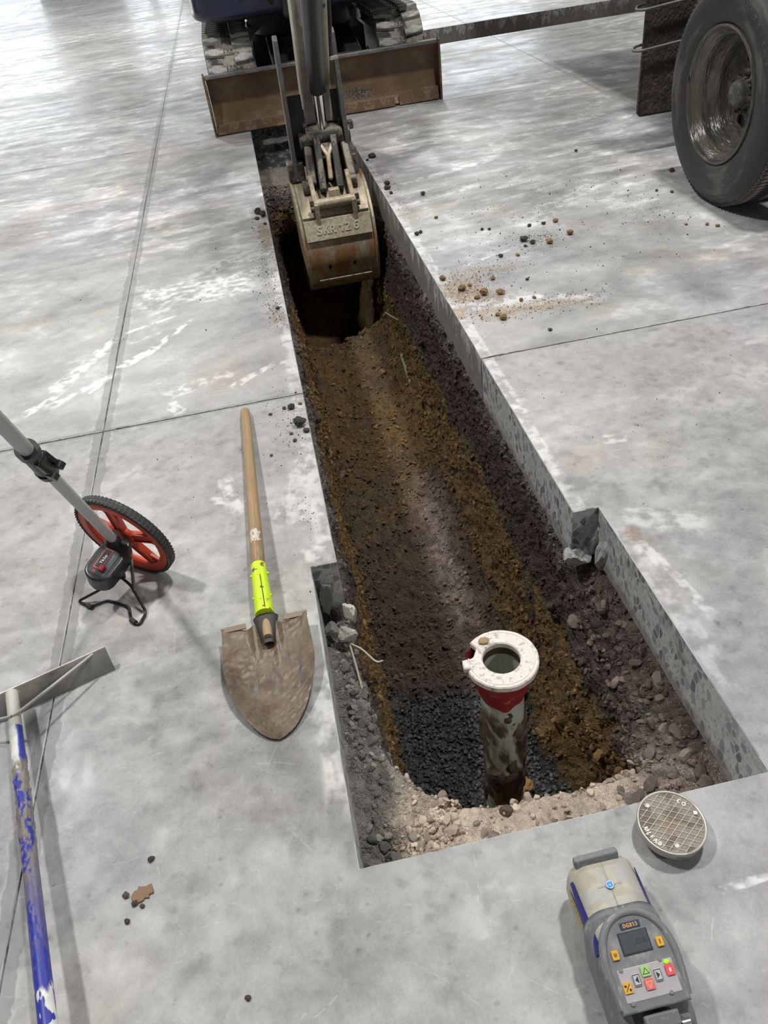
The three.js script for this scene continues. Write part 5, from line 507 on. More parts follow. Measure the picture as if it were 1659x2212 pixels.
// ---------------------------------------------------------------- cleanout cover plate
{
  const t = thing('access_cover', 'round cast metal cleanout cover with raised diamond grid near the pit edge', 'cover', [0.536, 0, -0.687]);
  const top = 0.046, metal = new THREE.MeshStandardMaterial({ map: texture(512, 512, (u, v, c) => { const n = fbm(u * 9, v * 9, 4), f = fbm(u * 50, v * 50, 3), k = 0.85 + 0.4 * (f - 0.5), d = smooth(0.5, 0.68, n); c[0] = lerp(0.52, 0.3, d) * k; c[1] = lerp(0.5, 0.27, d) * k; c[2] = lerp(0.45, 0.22, d) * k; }), roughness: 0.42, metalness: 0.45 });
  const field = new THREE.MeshStandardMaterial({ map: texture(512, 512, (u, v, c) => { const n = fbm(u * 5 + 3, v * 5, 4), f = fbm(u * 60, v * 60, 3), k = 0.75 + 0.5 * f, d = smooth(0.4, 0.6, n), o = Math.exp(-Math.pow((u - 0.44) / 0.13, 2) - Math.pow((v - 0.5) / 0.13, 2)); c[0] = lerp(lerp(0.2, 0.1, d), 0.17, o * 0.7) * k; c[1] = lerp(lerp(0.172, 0.075, d), 0.11, o * 0.7) * k; c[2] = lerp(lerp(0.145, 0.06, d), 0.055, o * 0.7) * k; }), roughness: 0.5, metalness: 0.3 });
  part('rim', new THREE.LatheGeometry([[0.0001, top - 0.026], [0.062, top - 0.026], [0.065, top - 0.022], [0.067, top - 0.004], [0.0668, top - 0.001], [0.0655, top], [0.0625, top], [0.0615, top - 0.0025]].map((p) => new THREE.Vector2(...p)), 96), metal, t);
  { const g = new THREE.CircleGeometry(0.0618, 72); g.rotateX(-Math.PI / 2); g.translate(0, top - 0.0022, 0); part('field', g, field, t); }
  part('threaded_plug', new THREE.LatheGeometry([[0.0001, 0], [0.05, 0.0], [0.052, 0.003], [0.052, top - 0.024], [0.0001, top - 0.022]].map((p) => new THREE.Vector2(...p)), 64), mat([0.14, 0.05, 0.035], 0.6), t);
  { const ribs = [], clip = (a, off, w) => { const hl = Math.sqrt(Math.max(0, 0.061 * 0.061 - off * off)); if (hl < 0.008) return; const g = rbox(hl * 2, 0.0016, w, 0.0004, 1); g.translate(0, top - 0.0016, off); g.rotateY(a); ribs.push(g); }; for (let i = -5; i <= 5; i++) clip(0.62, i * 0.0122, 0.0013); for (let i = -4; i <= 4; i++) clip(-0.5, i * 0.0125 + 0.002, 0.0013); part('grid_ribs', merge(ribs), mat([0.47, 0.44, 0.385], 0.45, 0.3), t); }
  for (const [x, z] of [[-0.032, -0.042], [-0.012, 0.046]]) part('screw', merge([at(new THREE.CylinderGeometry(0.0052, 0.0052, 0.002, 20), x, top - 0.0008, z), at(new THREE.TorusGeometry(0.0042, 0.0008, 6, 20), x, top, z, Math.PI / 2)]), metal, t);
  part('keyhole_boss', merge([at(new THREE.CylinderGeometry(0.004, 0.004, 0.002, 20), 0.0535, top - 0.001, -0.008)]), mat([0.62, 0.6, 0.55], 0.4, 0.4), t);
  { const gs = [], put = (s, a0, st, rad, size, inward) => [...s].forEach((c, i) => { const g = text(c, size, 0.0012); g.computeBoundingBox(); g.translate(-g.boundingBox.max.x / 2, -size / 2, 0); const a = a0 + i * st; g.rotateX(-Math.PI / 2); g.rotateY(inward ? a + Math.PI : a); g.translate(Math.sin(inward ? a : a) * rad * 1, top - 0.0022, (inward ? 1 : -1) * Math.cos(a) * rad); gs.push(g); });
    // letters round the edge, feet outwards on the left
    [...'MIFAB'].forEach((c, i) => { const g = text(c, 0.0085, 0.0013); g.computeBoundingBox(); g.translate(-g.boundingBox.max.x / 2, 0, 0); g.rotateX(-Math.PI / 2); const a = 3.18 + i * 0.165; g.rotateY(-Math.PI / 2); g.translate(-0.0585, 0, 0); g.rotateY((a - Math.PI)); g.translate(0, top - 0.0021, 0); gs.push(g); });
    [...'CO'].forEach((c, i) => { const g = text(c, 0.009, 0.0013); g.computeBoundingBox(); g.translate(-g.boundingBox.max.x / 2, 0, 0); g.rotateX(-Math.PI / 2); g.translate(0, 0, -0.046); g.rotateY(-(0.72 + i * 0.2)); g.translate(0, top - 0.0021, 0); gs.push(g); });
    part('raised_lettering', merge(gs), mat([0.6, 0.57, 0.5], 0.45, 0.3), t); }
  t.rotation.set(0.03, 0, -0.05);
}

// ---------------------------------------------------------------- pipe laser
{
  const t = thing('pipe_laser', 'beige and blue pipe laser with grey control panel and coloured keys', 'laser', [0.352, 0, -0.48]);
  // body: rounded section swept along z from the rear cap (-0.135) to the front collar
  const beige = new THREE.MeshStandardMaterial({ map: texture(512, 512, (u, v, c) => { const n = fbm(u * 7, v * 7, 4), f = fbm(u * 40, v * 40, 3), d = smooth(0.48, 0.66, n) * 0.6, g = smooth(0.58, 0.66, fbm(u * 5 + 9, v * 5, 3)) * 0.6; let r = 0.42, gg = 0.39, b = 0.32; r = lerp(r, 0.33, d); gg = lerp(gg, 0.285, d); b = lerp(b, 0.22, d); r = lerp(r, 0.34, g); gg = lerp(gg, 0.345, g); b = lerp(b, 0.36, g); const sp = smooth(0.7, 0.8, f) * 0.3, k = 0.92 + 0.16 * f; c[0] = lerp(r, 0.25, sp) * k; c[1] = lerp(gg, 0.23, sp) * k; c[2] = lerp(b, 0.2, sp) * k; }), roughness: 0.5 });
  const blue = mat([0.02, 0.028, 0.19], 0.35), grey = new THREE.MeshStandardMaterial({ map: muddy([0.17, 0.18, 0.19], [0.27, 0.26, 0.24], 0.32, 70, 2), roughness: 0.6 }), dark = mat([0.03, 0.03, 0.032], 0.5);
  const section = (w, h, r, y0, n = 10) => { const p = []; const q = (cx, cy, a0) => { for (let i = 0; i <= n; i++) { const a = a0 + i / n * Math.PI / 2; p.push([cx + r * Math.cos(a), cy + r * Math.sin(a)]); } }; q(w / 2 - r, y0 + h - r, 0); q(-w / 2 + r, y0 + h - r, Math.PI / 2); const rb = r * 0.7; for (let i = 0; i <= n; i++) { const a = Math.PI + i / n * Math.PI / 2; p.push([-w / 2 + rb + rb * Math.cos(a), y0 + rb + rb * Math.sin(a)]); } for (let i = 0; i <= n; i++) { const a = Math.PI * 1.5 + i / n * Math.PI / 2; p.push([w / 2 - rb + rb * Math.cos(a), y0 + rb + rb * Math.sin(a)]); } return p; };
  const loft = (rings) => { const pos = [], idx = [], uv = [], M = rings[0].p.length; rings.forEach((g) => g.p.forEach(([x, y]) => { pos.push(x, y, g.z + (g.slope ? g.slope * y : 0)); uv.push(x * 4, g.z * 4 + y * 2); })); for (let i = 0; i + 1 < rings.length; i++) for (let j = 0; j < M; j++) { const a = i * M + j, b = i * M + (j + 1) % M, c = a + M, d = b + M; idx.push(a, c, b, b, c, d); } const cap = (i, flip) => { const c = pos.length / 3; let sx = 0, sy = 0, sz = 0; for (let j = 0; j < M; j++) { sx += pos[(i * M + j) * 3]; sy += pos[(i * M + j) * 3 + 1]; sz += pos[(i * M + j) * 3 + 2]; } pos.push(sx / M, sy / M, sz / M); uv.push(0, 0); for (let j = 0; j < M; j++) { const a = i * M + j, b = i * M + (j + 1) % M; flip ? idx.push(c, b, a) : idx.push(c, a, b); } }; cap(0, false); cap(rings.length - 1, true); for (let k = 0; k < idx.length; k += 3) { const q = idx[k + 1]; idx[k + 1] = idx[k + 2]; idx[k + 2] = q; } const g = new THREE.BufferGeometry(); g.setAttribute('position', new THREE.Float32BufferAttribute(pos, 3)); g.setAttribute('uv', new THREE.Float32BufferAttribute(uv, 2)); g.setIndex(idx); const q = g.toNonIndexed(); q.computeVertexNormals(); return mergeVertices(q.deleteAttribute('normal'), 1e-5); };
  const fin = (g) => { g.computeVertexNormals(); return g; };
  const Y0 = 0.022, ring = (z, w, h, r, y0 = Y0) => ({ z, p: section(w, h, r, y0) });
  part('body', fin(loft([ring(-0.142, 0.09, 0.075, 0.03, Y0 + 0.012), ring(-0.139, 0.108, 0.09, 0.032, Y0 + 0.005), ring(-0.13, 0.12, 0.1, 0.034), ring(-0.1, 0.125, 0.105, 0.035), ring(-0.02, 0.127, 0.108, 0.036), ring(0.02, 0.127, 0.1, 0.036)])), beige, t);
  part('rear_cap', at(rbox(0.084, 0.02, 0.016, 0.005), -0.004, Y0 + 0.1, -0.139, -0.5, 0, 0.02), grey, t);
  // grey front collar cut on a slant, carrying the panel
  const slantY = 0.10; part('front_collar', fin(loft([{ z: -0.002, p: section(0.133, 0.113, 0.04, Y0 - 0.003), slope: -0.35 }, { z: 0.01, p: section(0.139, 0.114, 0.042, Y0 - 0.004), slope: -0.35 }, { z: 0.085, p: section(0.139, 0.082, 0.03, Y0 - 0.004), slope: -0.3 }, { z: 0.12, p: section(0.137, 0.06, 0.02, Y0 - 0.004), slope: -0.15 }, { z: 0.135, p: section(0.128, 0.05, 0.018, Y0) , slope: 0 }])), grey, t);
  // control panel: a tilted plate that faces up and towards the operator
  const panel = new THREE.Group(); panel.name = 'control_panel'; panel.position.set(0.003, 0.1235, 0.031); panel.rotation.set(0.28, 0, 0); panel.scale.setScalar(0.96); t.add(panel);  // local x right, z towards the operator, y out of the panel
  { const s = new THREE.Shape(); s.moveTo(-0.056, -0.075); s.lineTo(0.056, -0.075); s.lineTo(0.058, 0.0); s.quadraticCurveTo(0.05, 0.052, 0.014, 0.062); s.lineTo(-0.014, 0.062); s.quadraticCurveTo(-0.05, 0.052, -0.058, 0.0); s.lineTo(-0.056, -0.075); const g = new THREE.ExtrudeGeometry(s, { depth: 0.014, bevelEnabled: true, bevelSize: 0.004, bevelThickness: 0.004, bevelSegments: 3, curveSegments: 14 }); g.rotateX(-Math.PI / 2); g.translate(0, -0.014, 0.0); part('panel_plate', g, grey, panel); const arch = new THREE.CatmullRomCurve3([V(-0.058, -0.004, 0.07), V(-0.0615, 0.0, 0.03), V(-0.062, 0.001, 0.0), V(-0.055, 0.001, -0.03), V(-0.038, 0.001, -0.054), V(-0.015, 0.001, -0.066), V(0.015, 0.001, -0.066), V(0.038, 0.001, -0.054), V(0.055, 0.001, -0.03), V(0.062, 0.001, 0.0), V(0.0615, 0.0, 0.03), V(0.058, -0.004, 0.07)]); part('arch_rim', new THREE.TubeGeometry(arch, 80, 0.0075, 12), grey, panel); }
  const canvas = (w, h, draw) => { const c = document.createElement('canvas'); c.width = w; c.height = h; draw(c.getContext('2d'), w, h); const x = new THREE.CanvasTexture(c); x.colorSpace = THREE.SRGBColorSpace; return new THREE.MeshStandardMaterial({ map: x, roughness: 0.5 }); };
  const sticker = (name, w, d, x, z, m, parent, y = 0.0048) => { const g = new THREE.PlaneGeometry(w, d); g.rotateX(-Math.PI / 2); const o = part(name, g, m, parent); o.position.set(x, y, z); return o; };
  { const p = part('model_plate', at(rbox(0.036, 0.002, 0.011, 0.001), 0, 0.0045, -0.047), mat([0.035, 0.04, 0.1], 0.4), panel); sticker('print', 0.034, 0.01, 0, -0.047, canvas(256, 76, (x, w, h) => { x.fillStyle = '#303650'; x.fillRect(0, 0, w, h); x.fillStyle = '#e0a23a'; x.font = 'bold 66px sans-serif'; x.textAlign = 'center'; x.fillText('DG813', w / 2, 61); }), p, 0.0058); }
  { const sc = part('screen', at(rbox(0.053, 0.003, 0.036, 0.001), -0.001, 0.0045, -0.021), mat([0.05, 0.055, 0.065], 0.25), panel); sticker('readout', 0.048, 0.031, -0.001, -0.021, canvas(256, 168, (x, w, h) => { x.fillStyle = '#3f454c'; x.fillRect(0, 0, w, h); x.fillStyle = '#23272b'; x.font = 'bold 58px monospace'; x.fillText('.00%', 100, 110); }), sc, 0.0063); }
  const key = (name, w, d, x, z, col, draw) => { const b = part(name, at(rbox(w, 0.006, d, 0.003), x, 0.005, z), mat(col, 0.5), panel); sticker('print', w * 0.92, d * 0.92, x, z, canvas(96, 96, (c, W, H) => { c.fillStyle = '#' + new THREE.Color().setRGB(...col).getHexString(); c.fillRect(0, 0, W, H); draw(c, W, H); }), b, 0.0083); };
  const letter = (s) => (c, W, H) => { c.fillStyle = '#1a1a1a'; c.font = 'bold 58px sans-serif'; c.textAlign = 'center'; c.fillText(s, W / 2, 70); };
  key('menu_key', 0.0125, 0.0155, -0.042, -0.008, [0.72, 0.38, 0.03], letter('M')); key('enter_key', 0.0125, 0.0155, 0.0405, -0.0125, [0.72, 0.38, 0.03], letter('E'));
  { const lp = part('key_field', at(rbox(0.098, 0.003, 0.05, 0.004), 0.001, 0.0035, 0.039), mat([0.42, 0.4, 0.415], 0.55), panel); }
  const tri = (col, pts) => (c) => { c.strokeStyle = col; c.lineWidth = 8; c.beginPath(); pts.forEach((p, i) => i ? c.lineTo(...p) : c.moveTo(...p)); c.closePath(); c.stroke(); };
  key('up_key', 0.0165, 0.0165, -0.001, 0.0245, [0.38, 0.56, 0.2], tri('#1f5a2a', [[48, 18], [82, 74], [14, 74]])); key('down_key', 0.0165, 0.0165, -0.001, 0.044, [0.72, 0.16, 0.14], tri('#f0a090', [[48, 78], [82, 24], [14, 24]]));
  for (const [nm, x, pts] of [['left_key', -0.02, [[24, 48], [70, 18], [70, 78]]], ['right_key', 0.018, [[72, 48], [26, 18], [26, 78]]]]) key(nm, 0.0135, 0.019, x, 0.034, [0.5, 0.5, 0.52], (c) => { c.strokeStyle = '#2b2c30'; c.lineWidth = 7; c.strokeRect(6, 6, 84, 84); c.fillStyle = '#2b2c30'; c.beginPath(); pts.forEach((p, i) => i ? c.lineTo(...p) : c.moveTo(...p)); c.fill(); });
  key('mode_key', 0.016, 0.017, -0.039, 0.042, [0.72, 0.38, 0.05], (c) => { c.strokeStyle = '#3a2408'; c.lineWidth = 8; c.beginPath(); c.moveTo(22, 80); c.lineTo(76, 14); c.stroke(); c.fillStyle = '#3a2408'; c.fillRect(12, 20, 26, 22); c.fillRect(58, 58, 24, 22); }); key('power_key', 0.0155, 0.018, 0.0405, 0.0305, [0.74, 0.1, 0.12], (c) => { c.fillStyle = '#f7d0c8'; c.beginPath(); c.ellipse(48, 50, 13, 20, 0, 0, 7); c.fill(); });
  part('status_light', at(new THREE.SphereGeometry(0.0042, 14, 10).scale(1.2, 0.6, 0.8), 0.0395, 0.0065, 0.0185), new THREE.MeshStandardMaterial({ color: 0x66aa00, emissive: new THREE.Color(0.5, 1, 0.02), emissiveIntensity: 0.9 }), panel);
  for (const [x, z] of [[-0.041, 0.015], [0.03, 0.0125], [-0.039, 0.065], [0.03, 0.062]]) part('panel_screw', merge([at(new THREE.CylinderGeometry(0.0034, 0.0034, 0.003, 18), x, 0.006, z), at(new THREE.CylinderGeometry(0.0012, 0.0012, 0.0034, 10), x, 0.006, z)]), mat([0.75, 0.75, 0.72], 0.25, 0.8), panel);
  // cross hair, bubble light on the top of the body
  part('cross_hair', merge([at(new THREE.BoxGeometry(0.0006, 0.0004, 0.09), 0.0, 0.1304, -0.08), at(new THREE.BoxGeometry(0.044, 0.0004, 0.0006), 0, 0.1302, -0.085)]), mat([0.25, 0.23, 0.2], 0.7), t);
  part('beam_light_ring', at(new THREE.TorusGeometry(0.0062, 0.0012, 8, 28), 0, 0.1305, -0.085, Math.PI / 2), mat([0.4, 0.42, 0.5], 0.3, 0.5), t); part('beam_light', at(new THREE.SphereGeometry(0.0055, 16, 10).scale(1, 0.3, 1), 0, 0.1303, -0.085), new THREE.MeshStandardMaterial({ color: 0x2255ff, emissive: new THREE.Color(0.05, 0.3, 1), emissiveIntensity: 1.3, roughness: 0.2 }), t);
  // blue side stripe with the maker's oval
  { const onBody = (s, z, side) => { const w = 0.126 + 0.0016, r = 0.036, top = Y0 + 0.107; let x, y; if (s < 0.043) { x = w / 2; y = 0.05 + s; } else { const a = Math.min((s - 0.043) / r, 1.5); x = w / 2 - r + (r + 0.0006) * Math.cos(a); y = top - r + (r + 0.0006) * Math.sin(a); } return [side * x, y, z]; };
    const patch = (fn, N, M, side) => { const pos = [], uv = [], idx = []; for (let i = 0; i <= N; i++) for (let j = 0; j <= M; j++) { const [z, s, u, v] = fn(i / N, j / M); pos.push(...onBody(s, z, side)); uv.push(u, v); } for (let i = 0; i < N; i++) for (let j = 0; j < M; j++) { const a = i * (M + 1) + j, b = a + 1, c = a + M + 1, d = c + 1; idx.push(a, b, c, b, d, c); } const g = new THREE.BufferGeometry(); g.setAttribute('position', new THREE.Float32BufferAttribute(pos, 3)); g.setAttribute('uv', new THREE.Float32BufferAttribute(uv, 2)); g.setIndex(idx); g.computeVertexNormals(); return g; };
    const two = (m) => { m.side = THREE.DoubleSide; return m; }, stripeM = two(mat([0.02, 0.028, 0.19], 0.35));
    for (const side of [-1, 1]) { part('side_stripe', patch((a, b) => { const z = lerp(-0.112, 0.012, a), up = lerp(0.066, 0.072, a), lo = lerp(0.056, 0.046, smooth(0, 0.6, a)) - 0.036 * smooth(0.55, 1, a); return [z, lerp(lo, up, b), 0, 0]; }, 30, 10, side), stripeM, t); for (let k = 0; k < 3; k++) part('pin_stripe', patch((a, b) => { const z = lerp(-0.03, 0.012, a), c = lerp(0.034, 0.004, a) - k * 0.008; return [z, c + 0.0035 * (b - 0.5), 0, 0]; }, 8, 1, side), stripeM, t); }
    const m = two(canvas(512, 128, (x, w, h) => { x.fillStyle = '#20305c'; x.fillRect(0, 0, w, h); x.fillStyle = '#c9b24a'; x.beginPath(); x.ellipse(w / 2, h / 2, w / 2 - 12, h / 2 - 10, 0, 0, 7); x.fill(); x.fillStyle = '#26284a'; x.font = 'italic bold 84px serif'; x.textAlign = 'center'; x.fillText('Spectra', w / 2, 90); }));
    part('maker_oval', patch((a, b) => { const th = b * 6.28319, q = a; return [-0.066 + q * 0.043 * Math.cos(th), 0.037 + q * 0.0125 * Math.sin(th), 0.5 + 0.5 * q * Math.cos(th), 0.5 + 0.5 * q * Math.sin(th)]; }, 6, 40, -1), m, t); }
  // front: battery door with latch, hinge pins and carrying handle
  part('battery_latch', at(rbox(0.058, 0.012, 0.022, 0.003), 0.006, 0.088, 0.117, 0.5), grey, t);
  for (const x of [-0.034, 0.042]) part('hinge_pin', rod(V(x - 0.007, 0.083, 0.127), V(x + 0.007, 0.083, 0.127), 0.0065, 0.0065, 18), mat([0.75, 0.75, 0.73], 0.25, 0.9), t);
  part('front_handle', wire([V(-0.052, 0.035, 0.125), V(-0.055, 0.07, 0.14), V(-0.03, 0.078, 0.15), V(0.03, 0.078, 0.15), V(0.055, 0.07, 0.14), V(0.052, 0.035, 0.125)], 0.0085, 0.014, 12), grey, t);
  for (const s of [-1, 1]) { part('front_leg', beam(V(s * 0.045, 0.0, 0.1), V(s * 0.04, 0.03, 0.1), 0.016, 0.03, 0.004), dark, t); part('rear_leg', beam(V(s * 0.04, 0.0, -0.11), V(s * 0.036, 0.03, -0.11), 0.014, 0.025, 0.004), dark, t); }
}

// ---------------------------------------------------------------- broken concrete, stones, roots in the cut
{
  const conc = new THREE.MeshStandardMaterial({ map: sawnClean.map, roughness: 0.8 });
  const lump = (name, seed, x, y, z, sx, sy, sz, m, ry = 0) => { const g = shard(seed, 5, 1), p = g.attributes.position; for (let i = 0; i < p.count; i++) { const a = p.getX(i), b = p.getY(i), c = p.getZ(i), k = 0.86 + 0.3 * fbm3(a * 3 + seed, b * 3, c * 3, 4) - 0.12 * worley3(a * 4, b * 4, c * 4 + seed)[0]; p.setXYZ(i, a * k, b * k, c * k); } g.computeVertexNormals(); { const uv = g.attributes.uv; for (let i = 0; i < uv.count; i++) uv.setXY(i, uv.getX(i) * 0.035 + seed * 0.1, 0.45 + uv.getY(i) * 0.16); } const o = part(name, g, m, soil); o.position.set(x, y, z); o.scale.set(sx, sy, sz); o.rotation.y = ry; return o; };
  const bg = rock(31, 4, 0.5, 1); { const uv = bg.attributes.uv; for (let i = 0; i < uv.count; i++) uv.setXY(i, uv.getX(i) * 0.06, 0.5 + uv.getY(i) * 0.2); }
  tag(lump('broken_concrete', 31, 0.795, -0.15, -1.695, 0.075, 0.10, 0.075, conc, 0.4), 'rough broken corner of the slab on the right'); lump('broken_concrete', 33, 0.825, -0.14, -1.62, 0.045, 0.11, 0.06, conc, 0.9); lump('broken_concrete', 36, 0.745, -0.185, -1.675, 0.055, 0.035, 0.05, conc, 0.9);
  const pale = mat([0.5, 0.48, 0.42], 0.7); tag(lump('broken_concrete', 41, -0.005, -0.165, -1.62, 0.022, 0.06, 0.035, pale, 0.3), 'pale broken piece at the left corner'); lump('broken_concrete', 42, -0.018, -0.215, -1.575, 0.028, 0.04, 0.04, pale, 1.3); lump('broken_concrete', 43, -0.065, -0.19, -1.6, 0.026, 0.03, 0.03, mat([0.2, 0.195, 0.18], 0.85), 0.6); lump('broken_concrete', 44, -0.06, -0.12, -1.66, 0.03, 0.07, 0.022, mat([0.17, 0.165, 0.15], 0.85), 0.6);
  const wireMat = mat([0.5, 0.46, 0.38], 0.6); part('root_strand', wire([V(-0.02, -0.2, -1.53), V(0.01, -0.215, -1.515), V(0.045, -0.245, -1.475), V(0.065, -0.235, -1.47)], 0.003, 0.02, 7), wireMat, soil); part('root_strand', wire([V(-0.022, -0.205, -1.53), V(-0.016, -0.235, -1.46), V(-0.012, -0.255, -1.39)], 0.0035, 0.02, 7), wireMat, soil);
  part('root_strand', wire([V(0.6, -0.62, -4.55), V(0.64, -0.64, -4.5), V(0.675, -0.66, -4.48)], 0.004, 0.02, 6), wireMat, soil); part('root_strand', wire([V(0.645, -0.83, -4.35), V(0.642, -0.88, -4.1), V(0.652, -0.9, -3.95)], 0.012, 0.05, 7), mat([0.3, 0.26, 0.2], 0.7), soil);
  const r = rng(77), shades = [[0.13, 0.126, 0.12], [0.155, 0.145, 0.13], [0.1, 0.1, 0.102], [0.12, 0.095, 0.08], [0.15, 0.122, 0.103], [0.19, 0.16, 0.135], [0.27, 0.225, 0.185], [0.22, 0.185, 0.155]].map((c) => mat(c, 0.8)), geos = [0, 1, 2, 3, 4].map((k) => shard(60 + k, 2, 0.75));
  const surfaceY = (x, z) => { let best = 1e9, y = -0.23; let j0 = 0; while (j0 < NV - 1 && ZV[j0] > z) j0++; for (let i = 0; i < NU; i++) { const k = (j0 * NU + i) * 3, d = Math.abs(PS[k] - x) - PS[k + 1] * 0.0001; if (d < best) { best = d; y = PS[k + 1]; } } return y; };
  const put = (x, z, s, m) => { const o = part('stone', geos[(r() * 5) | 0], m, soil); o.position.set(x, surfaceY(x, z) + s * 0.15, z); o.scale.set(s, s * (0.7 + 0.4 * r()), s * (0.8 + 0.5 * r())); o.rotation.set(r() * 0.6, r() * 6, r() * 0.6); };
  for (let i = 0; i < 34; i++) put(-0.075 + 0.08 * r(), -1.5 + 0.68 * r(), 0.007 + 0.014 * r(), shades[(r() * 3) | 0]);
  for (let i = 0; i < 30; i++) put(-0.06 + 0.3 * r(), -0.93 + 0.12 * r(), 0.006 + 0.013 * r(), shades[[0, 1, 2, 6, 6, 7, 7][(r() * 7) | 0]]);
  for (let i = 0; i < 26; i++) put(0.55 + 0.23 * r(), -1.0 + 0.2 * r(), 0.008 + 0.018 * r(), shades[3 + ((r() * 3) | 0)]);
  for (let i = 0; i < 22; i++) put(0.69 + 0.1 * r(), -1.6 + 0.6 * r(), 0.01 + 0.018 * r(), shades[3 + ((r() * 3) | 0)]);
  for (const [x, z, s] of [[0.4, -0.86, 0.017], [0.27, -0.93, 0.02], [0.44, -0.87, 0.008], [0.3, -0.85, 0.009], [0.5, -0.86, 0.01]]) put(x, z, s, mat([0.11, 0.075, 0.055], 0.9));
  const oc = mat([0.22, 0.13, 0.04], 0.95); for (const [x, z, s] of [[0.45, -1.38, 0.035], [0.47, -1.35, 0.028], [0.44, -1.33, 0.024], [0.36, -1.32, 0.03], [0.39, -1.31, 0.024]]) { const o = part('ochre_clump', rock(80 + Math.round(s * 1000), 3, 0.5, 0.8), oc, soil); o.position.set(x, -0.9, z); o.scale.setScalar(s); }
}

